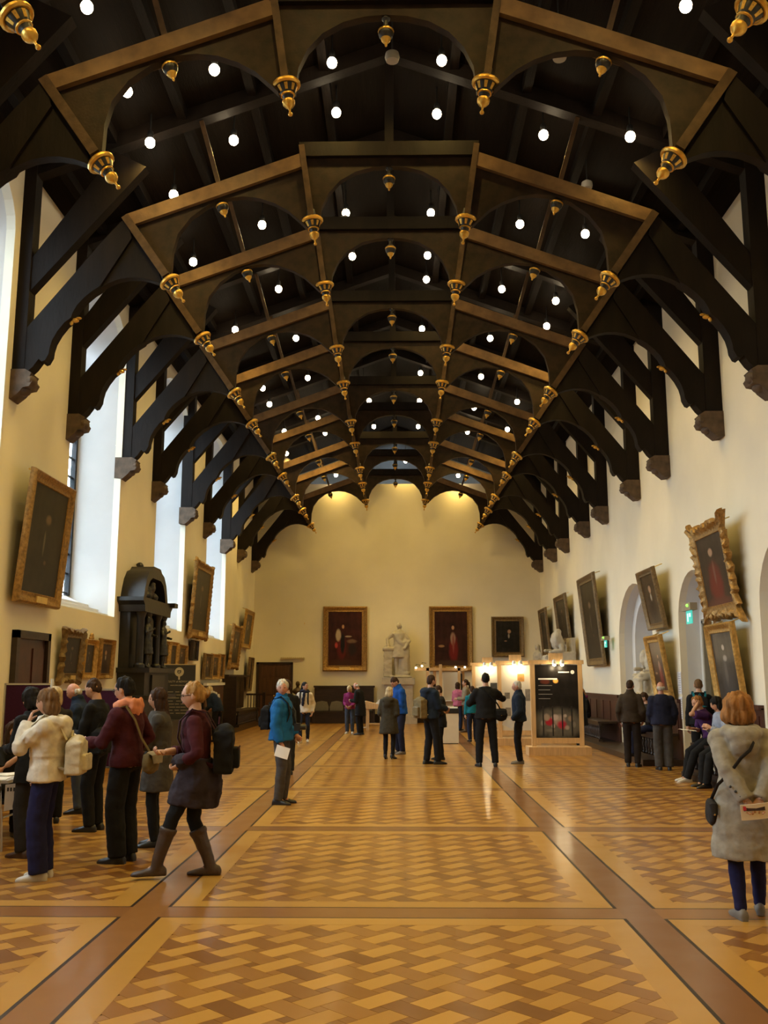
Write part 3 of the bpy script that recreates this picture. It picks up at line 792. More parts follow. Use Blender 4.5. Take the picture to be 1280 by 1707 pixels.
HAIR = {   # ellipsoids in the head frame: centre, radii
    'short': [((0, -.018, .034), (.083, .096, .098)), ((0, -.045, -.01), (.074, .065, .07))],
    'crop': [((0, -.016, .030), (.079, .090, .096)), ((0, -.04, -.01), (.070, .062, .06))],
    'fringe': [((0, -.052, -.022), (.079, .055, .050)), ((.05, -.035, -.01), (.03, .05, .04)), ((-.05, -.035, -.01), (.03, .05, .04))],
    'bob': [((0, -.020, .036), (.094, .104, .100)), ((.066, -.022, -.045), (.032, .052, .085)), ((-.066, -.022, -.045), (.032, .052, .085)), ((0, -.06, -.05), (.088, .055, .09))],
    'bigbob': [((0, -.030, .030), (.118, .118, .112)), ((.085, -.02, -.05), (.050, .078, .085)), ((-.085, -.02, -.05), (.050, .078, .085)), ((0, -.08, -.055), (.115, .060, .088))],
    'long': [((0, -.020, .034), (.090, .101, .100)), ((.062, -.012, -.06), (.030, .055, .11)), ((-.062, -.012, -.06), (.030, .055, .11)), ((0, -.068, -.10), (.082, .05, .15)), ((0, -.085, -.22), (.085, .040, .13)), ((.06, -.03, -.18), (.028, .035, .12)), ((-.06, -.03, -.18), (.028, .035, .12))],
    'bun': [((0, -.018, .036), (.085, .098, .098)), ((0, -.05, -.01), (.076, .064, .07)), ((0, -.125, .005), (.045, .042, .042)), ((.02, -.15, .015), (.03, .025, .03))],
    'pony': [((0, -.018, .036), (.084, .097, .097)), ((0, -.05, -.01), (.076, .064, .07)), ((0, -.12, .01), (.03, .045, .03)), ((0, -.14, -.09), (.032, .03, .11))],
}
def person(label, x, y, heading, H, fig, top, bottom, shoe, hair, near=True, bare=None, palms=(None, None), curl=40, skin=SKIN, scarf=None, forearm=1.0, footdirs=(None, None), boots=None, skip_legs=False, name='person'):
    """top=(mat, hem z, thickness, flare, extras) bottom=(mat, radii) shoe=(mat, style) hair=(style, mat)"""
    s = H / 1.75
    vox = .0125 if near else .019
    # body: one continuous surface from feet to neck, with head and hands
    mb = MB()
    fig.torso(mb, -.004, .88, n=14); fig.pelvis(mb, -.006)
    for i in (0, 1):
        fig.arm(mb, i, -.002); fig.leg(mb, i, -.004)
        mb.tube([fig.ank[i], fig.ank[i] + Vector((0, .08, -.05))], [.035, .03], 8)
        mb.ell(fig.wri[i], .033, 8, 6)
    mb.tube([fig.neck - Vector((0, 0, .04)), fig.nt, fig.M((0, -.012, -.03))], [.064, .056, .056], 12)
    ex = MB(); head_mb(ex, fig.HM, near)
    for i, k in enumerate((-1, 1)):
        d = (fig.wri[i] - fig.elb[i]).normalized()
        pn = Vector(palms[i]) if palms[i] else Vector((-k, .25, 0))
        hand_mb(ex, fig.wri[i] + d * .012, d, pn, 1 if k < 0 else -1, curl)
    root = fuse(mb, name, [skin, EYE, LIP, hair[1] if hair else H_GREY], None, .02 if near else .028, 3, 0, ex)
    root.location = (x, y, 0); root.rotation_euler = (0, 0, R(heading)); root.scale = (s, s, s)
    tag(root, label, 'person')
    # top garment
    m, hem, t, flare, extra = (list(top) + [0.0, ''])[:5] if len(top) < 5 else top
    mb = MB(); fig.torso(mb, t, hem, flare, 1.50)
    if hem > .9: fig.pelvis(mb, t - .012)
    for i in (0, 1): fig.arm(mb, i, .004 + t * .6, forearm)
    nk = fig.bend(Vector((0, 0, 1.47))); nk2 = fig.bend(Vector((0, .0, 1.55)))
    if 'collar' in extra: mb.tube([nk, nk2], [(.085, .085), (.078, .080)], 12)
    if 'hood' in extra:
        for c, r in (((0, -.125, 1.415), (.150, .085, .080)), ((.10, -.05, 1.435), (.07, .10, .060)), ((-.10, -.05, 1.435), (.07, .10, .060)), ((0, -.15, 1.33), (.115, .06, .09))):
            mb.ell(fig.bend(Vector(c)), r, 12, 8)
    if 'puff' in extra:
        for z in (.92, 1.02, 1.12, 1.22, 1.32): mb.tube([fig.bend(Vector((0, 0, z - .04))), fig.bend(Vector((0, 0, z))), fig.bend(Vector((0, 0, z + .04)))], [(.14, .1), (.158 + t, .118 + t), (.14, .1)], 14)
    if 'skirt' in extra:
        mb.tube([fig.bend(Vector((0, -.02, 1.0))), Vector((0, fig.py - .03, fig.pz - .12)), Vector((0, fig.py - .03, fig.pz - .33))], [(.17 + t, .13 + t), (.20 + t, .17 + t), (.21 + t, .19 + t)], 16)
    fuse(mb, 'jacket' if t > .02 else 'sweater', [m], root, vox, 3, .012 if near else .010, None, 8.0)
    # trousers
    m, rr = bottom
    mb = MB(); fig.pelvis(mb, .012)
    for i in (0, 1): fig.leg(mb, i, 0, rr, .02 if boots is None else -.16)
    fuse(mb, 'trousers', [m], root, vox, 2, .007, None, 10.0)
    for i in (0, 1):
        d = footdirs[i] or (((-1, 1)[i]) * .18, 1)
        if boots:
            mb = MB(); kk, aa = fig.knee[i], fig.ank[i]; ax = (kk - aa).normalized()
            mb.tube([aa - Vector((0, 0, .03)), aa + ax * .08, aa + ax * .24, aa + ax * .33], [.052, .055, .068, .072], 12); mb.tube([aa + ax * .30, aa + ax * .345], [.080, .082], 12)
            shoe_mesh(mb, aa, d, 'shoe', 1.12); fuse(mb, 'boot', [boots], root, .012, 2, .005)
        else:
            mb = MB(); shoe_mesh(mb, fig.ank[i], d, shoe[1]); mb.obj('shoe', shoe[0], root, ang=50)
    if hair:
        mb = MB()
        for c, r in HAIR[hair[0]]: mb.ell(fig.M(c), r, 14, 10, fig.HM.to_3x3())
        fuse(mb, 'hair', [hair[1]], root, .0085 if near else .014, 2, .017 if near else .009, None, -30.0)
    if scarf:
        mb = MB()
        for a in range(10):
            an = 2 * PI * a / 10
            mb.ell(fig.bend(Vector((math.cos(an) * .095, math.sin(an) * .09, 1.475 + .02 * math.sin(an * 2)))), (.055, .055, .045), 8, 6)
        for c in (scarf[1] if len(scarf) > 1 else []): mb.ell(fig.bend(Vector(c)), (.05, .03, .09), 8, 6)
        fuse(mb, 'scarf', [scarf[0]], root, .012, 2, .008, None, 14)
    return root
def put(o, root):
    """a thing carried by a person: top-level, standing in the person's frame"""
    o.location = root.location; o.rotation_euler = root.rotation_euler; o.scale = root.scale
    return o
def sheet(name, m, root, c, u, v, w, h, label, cat='paper', bendy=.012):
    """a sheet of paper held in the hand: slightly curved slab (local frame of the person)"""
    c, u, v = Vector(c), Vector(u).normalized(), Vector(v).normalized(); n = u.cross(v)
    mb = MB(); vs = []
    for i in range(5):
        for j in (0, 1):
            a = i / 4 - .5
            p = c + u * (a * w) + v * ((j - .5) * h) + n * (bendy * math.cos(a * PI))
            vs.append(p)
    vs2 = [p - n * .003 for p in vs]
    fs = [(2 * i, 2 * i + 2, 2 * i + 3, 2 * i + 1) for i in range(4)] + [(10 + 2 * i, 10 + 2 * i + 1, 10 + 2 * i + 3, 10 + 2 * i + 2) for i in range(4)]
    fs += [(0, 10, 12, 2), (2, 12, 14, 4), (4, 14, 16, 6), (6, 16, 18, 8), (1, 3, 13, 11), (3, 5, 15, 13), (5, 7, 17, 15), (7, 9, 19, 17), (0, 1, 11, 10), (8, 18, 19, 9)]
    mb.add(vs + vs2, fs)
    return tag(put(mb.obj(name, m, None, ang=60), root), label, cat)
def backpack(root, fig, c, size, m, label, straps=True, m2=None):
    t = put(empty('backpack', label=label, cat='backpack'), root)
    w, d, h = size; c = fig.bend(Vector(c))
    mb = MB(); mb.box(c.x - w / 2, c.x + w / 2, c.y - d / 2, c.y + d / 2, c.z - h / 2, c.z + h * .36); mb.ell(c + Vector((0, 0, h * .34)), (w * .50, d * .52, h * .17), 14, 8); mb.ell(c - Vector((0, d * .2, h * .22)), (w * .52, d * .55, h * .28), 14, 8)
    fuse(mb, 'bag_body', [m], t, .013, 5, .010, None, 12)
    pk = MB(); pk.box(c.x - w * .36, c.x + w * .36, c.y - d * .85, c.y - d * .1, c.z - h * .40, c.z + h * .02); fuse(pk, 'pocket', [m], t, .012, 5, .006)
    MB().tube([c + Vector((-w * .36, -d * .78, -h * .0)), c + Vector((0, -d * .84, h * .03)), c + Vector((w * .36, -d * .78, -h * .0))], [(.012, .006)] * 3, 6).obj('pocket_flap', m2 or m, t)
    MB().tube([c + Vector((-.03, d * .3, h * .48)), c + Vector((0, d * .3, h * .62)), c + Vector((.03, d * .3, h * .48))], [.010] * 3, 6).obj('grab_loop', m2 or m, t)
    if straps:
        for k in (-1, 1):
            pts = [c + Vector((k * w * .35, d * .5, h * .40))] + [fig.bend(Vector((k * .115, y_, z_))) for y_, z_ in ((-.10, 1.46), (.02, 1.50), (.13, 1.40), (.155, 1.25), (.10, 1.10))] + [c + Vector((k * w * .45, d * .5, -h * .35))]
            MB().tube(pts, [(.022, .008)] * len(pts), 6, up=(0, 1, .4)).obj('strap', m2 or m, t)
    return t
def statue(fig, name, robe_hem=.45, t=.035, flare=.05, hairstyle='short', extra=None, vox=.02, m=None, legs=True):
    """a carved figure: one fused stone mesh"""
    mb = MB(); fig.torso(mb, t, robe_hem, flare, 1.5); fig.pelvis(mb, t)
    for i in (0, 1):
        fig.arm(mb, i, .012)
        if legs: fig.leg(mb, i, .008, low=.02); shoe_mesh(mb, fig.ank[i], ((-1, 1)[i] * .2, 1))
        d = (fig.wri[i] - fig.elb[i]).normalized(); mb.ell(fig.wri[i] + d * .06, (.045, .05, .05), 8, 6)
    mb.tube([fig.neck - Vector((0, 0, .04)), fig.nt, fig.M((0, -.01, -.03))], [.07, .062, .06], 12)
    for c, r in HAIR[hairstyle]: mb.ell(fig.M(c), r, 12, 8, fig.HM.to_3x3())
    if extra: extra(mb)
    ex = MB(); head_mb(ex, fig.HM, True); ex.m = [0] * len(ex.m)
    return fuse(mb, name, [m or MARBLE], None, vox, 2, .016, ex, 7.0)

# ------------------------------------------------------------------ paintings
def portrait(name, bg, items, rough=.35):
    """dark oil portrait: soft painted patches on a brown ground"""
    m = bpy.data.materials.new(name); m.use_nodes = True
    nt = m.node_tree; b = nt.nodes['Principled BSDF']; N = nt.nodes.new; Lk = nt.links.new
    tc = N('ShaderNodeTexCoord'); sp = N('ShaderNodeSeparateXYZ'); Lk(tc.outputs['Generated'], sp.inputs[0])
    nz = N('ShaderNodeTexNoise'); nz.inputs['Scale'].default_value = 6; nz.inputs['Detail'].default_value = 4; Lk(tc.outputs['Generated'], nz.inputs['Vector'])
    rp = N('ShaderNodeValToRGB'); rp.color_ramp.elements[0].color = (*[k * .5 for k in bg], 1); rp.color_ramp.elements[1].color = (*[k * 1.5 for k in bg], 1)
    rp.color_ramp.elements[0].position = .3; rp.color_ramp.elements[1].position = .7
    Lk(nz.outputs[0], rp.inputs[0]); cur = rp.outputs[0]
    def mth(op, a, bb):
        q = N('ShaderNodeMath'); q.operation = op
        for i, v in enumerate((a, bb)):
            if isinstance(v, (int, float)): q.inputs[i].default_value = v
            else: Lk(v, q.inputs[i])
        return q.outputs[0]
    wob = mth('MULTIPLY', mth('SUBTRACT', nz.outputs[0], .5), .9)
    for (cx, cz, rx, rz, col, soft) in items:
        soft = min(.95, soft * 1.6)
        a = mth('DIVIDE', mth('SUBTRACT', sp.outputs[0], cx), rx); c = mth('DIVIDE', mth('SUBTRACT', sp.outputs[2], cz), rz)
        d = mth('ADD', mth('ADD', mth('MULTIPLY', a, a), mth('MULTIPLY', c, c)), wob)
        mr = N('ShaderNodeMapRange'); mr.interpolation_type = 'SMOOTHSTEP'; mr.inputs['From Min'].default_value = 1.0; mr.inputs['From Max'].default_value = 1.0 - soft
        mr.inputs['To Min'].default_value = 0; mr.inputs['To Max'].default_value = 1; Lk(d, mr.inputs['Value'])
        mx = N('ShaderNodeMix'); mx.data_type = 'RGBA'; Lk(mr.outputs[0], mx.inputs['Factor']); Lk(cur, mx.inputs['A']); mx.inputs['B'].default_value = (*col, 1)
        cur = mx.outputs['Result']
    Lk(cur, b.inputs['Base Color']); b.inputs['Roughness'].default_value = rough; b.inputs['Specular IOR Level'].default_value = .22
    return m
FACE = (.42, .24, .15)
PT = {
    'black': portrait('portrait_black', (.020, .013, .008), [(.5, .30, .34, .45, (.012, .009, .008), .5), (.5, .68, .10, .055, (.28, .16, .10), .5), (.47, .55, .05, .10, (.20, .17, .13), .6), (.42, .36, .05, .03, (.20, .11, .07), .6)]),
    'robe1': portrait('portrait_red_robe', (.040, .010, .007), [(.5, .04, .62, .10, (.05, .02, .01), .5), (.40, .34, .17, .30, (.10, .012, .010), .5), (.43, .42, .085, .22, (.012, .010, .010), .4), (.30, .56, .10, .14, (.42, .33, .24), .5), (.24, .38, .06, .07, (.40, .05, .04), .6), (.70, .45, .18, .05, (.16, .10, .06), .5), (.72, .30, .15, .16, (.02, .012, .01), .5), (.44, .72, .045, .045, FACE, .5), (.60, .54, .12, .02, (.34, .26, .19), .5)]),
    'robe2': portrait('portrait_tall_robe', (.032, .010, .008), [(.58, .30, .17, .34, (.15, .012, .012), .5), (.56, .50, .10, .14, (.30, .20, .16), .5), (.57, .40, .04, .22, (.22, .06, .05), .5), (.56, .70, .050, .045, FACE, .5), (.20, .36, .12, .03, (.30, .18, .10), .5), (.5, .04, .62, .08, (.06, .03, .02), .5)]),
    'red': portrait('portrait_crimson', (.030, .020, .014), [(.5, .28, .32, .42, (.13, .017, .012), .5), (.5, .46, .05, .22, (.16, .07, .05), .6), (.48, .76, .10, .075, (.32, .20, .13), .5), (.5, .04, .6, .10, (.10, .03, .02), .6)]),
    'brown': portrait('portrait_brown', (.050, .030, .016), [(.5, .26, .34, .40, (.020, .012, .009), .5), (.5, .70, .12, .09, (.36, .21, .13), .5), (.5, .54, .07, .10, (.36, .32, .26), .6)]),
    'grey': portrait('portrait_grey', (.040, .038, .036), [(.5, .22, .30, .42, (.055, .052, .052), .5), (.5, .78, .07, .05, (.42, .38, .34), .5), (.52, .62, .12, .06, (.30, .28, .26), .6), (.48, .40, .10, .22, (.10, .095, .09), .6)]),
    'dark': portrait('portrait_dark', (.018, .014, .009), [(.5, .70, .10, .06, (.16, .10, .06), .6), (.5, .40, .2, .3, (.014, .011, .009), .5), (.46, .48, .035, .14, (.13, .11, .08), .7), (.55, .30, .05, .03, (.12, .07, .05), .6)]),
    'seat': portrait('portrait_seated', (.016, .014, .013), [(.5, .30, .34, .30, (.010, .009, .010), .5), (.56, .66, .09, .075, (.36, .22, .15), .5), (.54, .52, .05, .10, (.30, .28, .26), .6), (.40, .36, .08, .03, (.26, .16, .10), .6)]),
}
def painting(label, side, a, b, z0, z1, tlean, fw, pm, fm=None, ornate=0.0, plate=False, crest=False, off=.05, group=None):
    """a framed portrait leaning out from the wall; a..b along the wall, z0..z1"""
    fm = fm or FRAME
    w, h = b - a, z1 - z0
    c = (a + b) / 2
    loc, rz = {'L': ((XL + off, c, z0), R(90)), 'R': ((XR - off, c, z0), R(-90)), 'F': ((c, YE - off, z0), 0)}[side]
    t = empty('painting', loc, 0, label, 'painting', group)
    t.rotation_euler = (math.atan2(tlean, h), 0, rz)
    hl = math.hypot(h, tlean)
    iw, ih = w / 2 - fw, hl / 2 - fw
    MB().box(-iw - .01, iw + .01, -.035, -.015, fw - .01, hl - fw + .01).obj('canvas', PT[pm], t, smooth=False)
    # frame swept round the canvas; ornate frames get a scrolled, scalloped outer edge
    prof = [(0, .030), (.06, .055), (.16, .050), (.30, .040), (.48, .052), (.62, .085), (.82, .100), (.95, .075), (1.0, .03), (1.0, 0), (0, 0)]
    n = (max(6, int(w / .05)), max(6, int(hl / .05))) if ornate else (4, 4)
    peri = []
    for k in range(n[0]): peri.append((-1 + 2 * k / n[0], -1))
    for k in range(n[1]): peri.append((1, -1 + 2 * k / n[1]))
    for k in range(n[0]): peri.append((1 - 2 * k / n[0], 1))
    for k in range(n[1]): peri.append((-1, 1 - 2 * k / n[1]))
    mb = MB(); vs = []; P = len(peri); Q = len(prof)
    for i, (px, pz) in enumerate(peri):
        sc = 1 + (ornate * (abs(math.sin(i * .62)) * .6 + .5 * math.sin(i * 1.7)) if ornate else 0)
        if ornate and abs(abs(px) - 1) < .12 and abs(abs(pz) - 1) < .12: sc += ornate * 1.1
        for d, hh in prof:
            k = d * fw * (sc if d > .4 else 1)
            hh2 = hh * (1 + ornate * .6 * math.sin(i * 2.3 + d * 5)) if d > .3 else hh
            vs.append((px * (iw + k), -hh2 if hh else .0, hl / 2 + pz * (ih + k)))
    fs = [(i * Q + j, ((i + 1) % P) * Q + j, ((i + 1) % P) * Q + (j + 1) % Q, i * Q + (j + 1) % Q) for i in range(P) for j in range(Q)]
    mb.add(vs, fs); mb.obj('frame', fm, t, ang=50)
    box('backing', DARKW, -iw - fw * .5, iw + fw * .5, -.01, .012, fw * .5, hl - fw * .5, t)
    if plate: box('nameplate', BRASS, -w * .12, w * .12, -.115, -.10, fw * .22, fw * .75, t)
    if crest: MB().ell((0, -.05, hl + .05), (.07, .04, .06)).ell((.06, -.05, hl + .015), (.06, .03, .03)).ell((-.06, -.05, hl + .015), (.06, .03, .03)).obj('crest', fm, t)
    if tlean > .1:
        for k in (-1, 1):
            MB().tube([(k * w * .3, .0, hl - .02), (k * w * .3, tlean * .9 + .03, hl + .03)], [.012, .012], 6).obj('hook', BRASS, t)
    return t
painting('tall dark portrait in gilt frame leaning out left of the first full window', 'L', 14.29, 16.13, 2.87, 4.93, .17, .19, 'dark', FRAME, 0, plate=True, off=.10)
painting('small portrait in carved scrolled frame beside the left doorway', 'L', 16.55, 17.54, 1.69, 2.56, .06, .13, 'dark', FRAME3, .35, plate=True)
painting('small portrait topped by a gilt crest, middle of three left of the monument', 'L', 17.66, 18.40, 1.72, 2.46, .04, .12, 'dark', FRAME2, .0, crest=True)
painting('small plain framed portrait right next to the black monument, on its near side', 'L', 18.62, 19.50, 1.72, 2.50, .04, .11, 'brown', FRAME, .0, plate=True)
painting('small gilt portrait just behind the black monument, partly hidden by it', 'L', 23.65, 24.28, 2.0, 2.66, .03, .10, 'brown', FRAME2)
painting('small gilt portrait, middle of the three beyond the black monument', 'L', 24.32, 25.18, 2.0, 2.66, .03, .10, 'dark', FRAME2)
painting('small gilt portrait, farthest of the three beyond the black monument', 'L', 25.25, 26.28, 2.0, 2.62, .03, .10, 'brown', FRAME)
painting('tall portrait in ridged gilt frame between the second and third bright windows', 'L', 26.45, 28.80, 2.88, 5.0, .14, .22, 'dark', FRAME, .18, plate=True, off=.09)
painting('little dark framed picture below the tall portrait between two bright windows', 'L', 26.95, 27.70, 2.22, 2.80, .02, .07, 'black', DARKW)
painting('small portrait on left wall above wooden panel, nearest of a touching trio', 'L', 28.72, 29.84, 1.70, 2.48, .03, .10, 'brown', FRAME3)
painting('small portrait on left wall above wooden panel, middle of a touching trio', 'L', 29.88, 31.08, 1.70, 2.50, .03, .12, 'brown', FRAME2)
painting('small portrait on left wall above wooden panel, farthest of a touching trio', 'L', 31.12, 31.96, 1.72, 2.52, .03, .10, 'brown', FRAME)
painting('portrait in carved gilt frame past the last bright window, lower of two', 'L', 32.80, 34.55, 2.10, 3.52, .14, .18, 'brown', FRAME, .22, off=.08)
painting('leaning gilt portrait nearest the far left corner, highest on that wall', 'L', 35.40, 37.20, 2.84, 4.28, .15, .18, 'brown', FRAME2, 0, off=.08)
painting('dull portrait low in the far left corner above the settle', 'L', 36.78, 37.70, 1.25, 2.54, .10, .14, 'brown', FRAME3, 0, off=.08)
painting('large gilt portrait of a robed figure left of the standing marble statue', 'F', -2.94, -1.15, 2.02, 4.61, .03, .23, 'robe1', FRAME, 0, plate=True)
painting('large gilt portrait of a red-robed figure right of the standing marble statue', 'F', 1.34, 3.09, 2.02, 4.61, .03, .23, 'robe2', FRAME, 0, plate=True)
painting('smaller dark portrait of a seated sitter at right of the far wall', 'F', 3.84, 5.15, 2.59, 4.19, .03, .19, 'seat', FRAME3, 0)
painting('narrow-looking leaning portrait on right wall nearest the far corner', 'R', 35.9, 37.6, 2.60, 4.36, .15, .16, 'dark', FRAME3, 0, off=.09)
painting('leaning portrait on right wall above the seated marble statue', 'R', 31.6, 33.8, 2.90, 4.52, .15, .18, 'dark', FRAME3, 0, off=.09)
painting('tallest leaning portrait on right wall, next to the arched niche', 'R', 26.41, 28.71, 2.08, 4.64, .24, .22, 'dark', FRAME3, 0, off=.10)
painting('upper leaning portrait of the pair between arched niche and doorway', 'R', 20.28, 21.62, 2.78, 4.08, .23, .14, 'brown', FRAME3, 0, off=.09)
painting('lower leaning portrait of the pair between arched niche and doorway', 'R', 20.06, 21.30, 1.33, 2.64, .20, .16, 'robe2', FRAME2, 0, off=.09)
painting('portrait in red robes in heavy carved scrolled frame right of the doorway', 'R', 15.88, 17.60, 2.80, 4.38, .22, .20, 'red', FRAME, .42, off=.09)
painting('tall gilt portrait of a grey figure hung below the scroll-framed red one', 'R', 15.82, 17.20, 1.20, 2.66, .16, .17, 'grey', FRAME2, 0, off=.09)

# ------------------------------------------------------------------ statues, busts, monument
def place(o, x, y, z, rz, s): o.location = (x, y, z); o.rotation_euler = (0, 0, R(rz)); o.scale = (s, s, s); return o
pd = empty('pedestal', (.10, 38.45, 0), 0, 'tall stone pedestal below the standing marble statue on the far wall', 'pedestal')
box('pedestal_base', MARBLE, -.72, .72, -.52, .52, 0, .30, pd); box('pedestal_shaft', MARBLE, -.56, .56, -.40, .40, .30, 1.50, pd); box('pedestal_cap', MARBLE, -.64, .64, -.46, .46, 1.50, 1.76, pd)
def robe(mb):
    mb.tube([(.02, -.05, 1.42), (-.16, .0, 1.1), (-.17, .02, .7), (-.16, .0, .3), (-.14, -.02, .06)], [(.16, .10), (.17, .13), (.17, .13), (.19, .14), (.20, .15)], 12)
    mb.tube([(.15, .10, 1.40), (.02, .15, 1.15), (-.14, .14, 1.0)], [(.07, .03)] * 3, 8); mb.ell((-.22, .0, .12), (.14, .14, .1))
    mb.box(.24, .50, -.16, .12, 0.0, .84); mb.box(.20, .54, -.19, .15, .84, .93); mb.ell((.37, -.02, .96), (.14, .10, .05)); mb.box(-.40, .30, -.2, .22, -.02, .03)
st = statue(Fig(hands=((-.20, .14, .95), (.36, .08, .98)), yaw=-20, poles=((-1, -.3, 0), (1, -.4, 0))), 'marble_statue', .55, .045, .03, 'fringe', robe)
place(tag(st, 'standing robed marble statue resting a hand on a pillar at the far wall', 'statue'), .14, 38.40, 1.80, 180, 1.22)
def seated(name, label, x, y, z, rz, s, yaw=0, hairstyle='long'):
    def ex(mb):
        mb.tube([(0, -.02, .55), (0, .28, .50), (0, .44, .40), (0, .46, .05)], [(.20, .12), (.22, .13), (.22, .12), (.24, .10)], 12)
        mb.box(-.26, .26, -.30, .16, 0, .46); mb.box(-.28, .28, -.36, -.24, 0, 1.05); mb.box(-.30, .30, -.36, .62, -.04, .02)
        for k in (-1, 1): mb.box(k * .27 - .04, k * .27 + .04, -.3, .18, .4, .66)
        mb.ell((.16, .12, 1.0), (.12, .14, .25)); mb.ell((-.16, .12, 1.0), (.12, .14, .25))
    f = Fig(hands=((-.24, .30, .66), (.22, .34, .70)), feet=((-.12, .46, .085), (.12, .42, .085)), pz=.52, lean=8, yaw=yaw)
    o = statue(f, name, .88, .04, 0, hairstyle, ex)
    return place(tag(o, label, 'statue'), x, y, z, rz, s)
p2 = empty('pedestal', (5.22, 31.2, 0), 0, 'broad stone pedestal carrying the seated statue by the right wall', 'pedestal')
box('pedestal_shaft', MARBLE, -.42, .55, -.62, .62, 0, 1.62, p2); box('pedestal_cap', MARBLE, -.50, .60, -.72, .72, 1.62, 1.77, p2)
seated('marble_statue', 'seated marble statue in a wig on tall pedestal by the right wall', 5.32, 31.2, 1.83, 95, 1.12, 10)
p3_ = empty('pedestal', (6.32, 24.0, 0), 0, 'stone block inside the arched niche under the seated statue', 'pedestal')
box('pedestal_shaft', MARBLE, -.42, .42, -.75, .75, 0, 1.16, p3_); box('pedestal_cap', MARBLE, -.48, .48, -.85, .85, 1.16, 1.30, p3_)
seated('marble_statue', 'seated robed marble statue inside the arched niche', 6.34, 24.0, 1.345, 105, .88, -15)
p4_ = empty('pedestal', (5.35, 36.4, 0), 0, 'slim stone pedestal in the far right corner', 'pedestal')
box('pedestal_shaft', MARBLE, -.3, .3, -.3, .3, 0, 1.70, p4_); box('pedestal_cap', MARBLE, -.36, .36, -.36, .36, 1.70, 1.82, p4_)
f = Fig(hands=((-.2, .2, 1.05), (.2, .2, 1.05)))
place(tag(statue(f, 'marble_statue', .88, .05, .0, 'long', lambda mb: mb.box(-.22, .22, -.18, .18, .58, .95), legs=False), 'pale half-length marble figure in the far right corner', 'statue'), 5.32, 36.4, 1.28, 120, .98)
bp = empty('bust_stand', (-3.86, 38.3, 0), 0, 'slim dark stand for the bronze bust by the far door', 'pedestal')
MB().lathe([(.2, 0), (.2, .08), (.12, .14), (.10, .9), (.16, 1.0), (.17, 1.06)], 12).obj('stand_column', DARKW, bp)
mbb = MB(); fb = Fig(); fb.torso(mbb, 0, 1.3, n=14); mbb.tube([fb.neck, fb.nt, fb.M((0, 0, 0))], [.06, .055, .055], 10); mbb.ell((0, 0, 1.36), (.22, .13, .13)); mbb.tube([(0, 0, 1.18), (0, 0, 1.3)], [.07, .08], 10)
for c, r in HAIR['short']: mbb.ell(fb.M(c), r, 12, 8)
exb = MB(); head_mb(exb, fb.HM, False); exb.m = [0] * len(exb.m)
place(tag(fuse(mbb, 'bronze_bust', [BRONZE], None, .016, 2, .006, exb), 'small bronze bust between the far door and dark bench', 'bust'), -3.86, 38.3, -.12, 200, 1.0)

mo = empty('black_monument', (XL, 21.3, 0), 0, 'black marble wall monument with curved hood and figures on left wall', 'monument')
def mp(n, poly, a, b): return MB().prism(poly, 'x', a, b).obj(n, BLACKM, mo, ang=30)
mp('plinth', [(-1.28, 0), (1.28, 0), (1.28, .70), (1.20, .80), (-1.20, .80), (-1.28, .70)], 0, .86)
mp('panel_stage', [(-1.05, .80), (1.05, .80), (1.05, 1.85), (-1.05, 1.85)], 0, .58)
box('ledge', BLACKM, 0, .74, -1.18, 1.18, 1.30, 1.38, mo); box('ledge', BLACKM, 0, .70, -1.14, 1.14, 1.85, 1.95, mo)
box('inscription_panel', mat('black_slate', (.022, .018, .014), .3, var=.3), .57, .62, -.55, .55, 1.42, 1.80, mo)
mp('back_slab', [(-1.02, 1.95), (1.02, 1.95), (1.02, 3.15), (-1.02, 3.15)], 0, .22)
for y in (-.92, -.45, .45, .92):
    MB().lathe([(.12, 0), (.12, .06), (.085, .1), (.08, 1.05), (.11, 1.12), (.13, 1.2)], 12, Matrix.Translation((.42, y, 1.95))).obj('column', BLACKM, mo)
mp('entablature', [(-1.12, 3.12), (1.12, 3.12), (1.16, 3.26), (1.30, 3.34), (1.30, 3.42), (-1.30, 3.42), (-1.30, 3.34), (-1.16, 3.26)], 0, .56)
hood = [(-1.06, 3.42), (-.98, 3.62), (-.86, 3.84), (-.66, 4.02), (-.42, 4.08), (-.30, 4.16), (.30, 4.16), (.42, 4.08), (.66, 4.02), (.86, 3.84), (.98, 3.62), (1.06, 3.42), (.86, 3.42), (.74, 3.66), (.58, 3.82), (.36, 3.9), (-.36, 3.9), (-.58, 3.82), (-.74, 3.66), (-.86, 3.42)]
mp('hood', hood, 0, .50); mp('hood_back', [(-.95, 3.42), (.95, 3.42), (.8, 3.8), (.4, 3.95), (-.4, 3.95), (-.8, 3.8)], 0, .16)
mbx = MB(); mbx.ell((.32, 0, 3.62), (.10, .30, .16)); mbx.ell((.38, 0, 3.72), (.09, .14, .14)); mbx.ell((.36, .3, 3.52), (.1, .12, .1)); mbx.ell((.36, -.3, 3.52), (.1, .12, .1)); mbx.ell((.1, 0, 4.2), (.08, .1, .09))
fuse(mbx, 'carved_arms', [BLACKM], mo, .02, 1, .02, None, 12)
mp('cornice_end', [(1.10, 3.36), (1.42, 3.36), (1.42, 3.46), (1.10, 3.46)], .3, .66)
for y, hd in ((-.68, -.30), (.70, .3)):
    f = Fig(hands=((-.28, .2, 1.1), (.2, .25, 1.3)), yaw=10)
    o = statue(f, 'mourning_figure', .45, .04, .04, 'long', None, .024, BLACKM); o.parent = mo; o.location = (.50, y, 1.95); o.rotation_euler = (0, 0, R(-90)); o.scale = (.62,) * 3

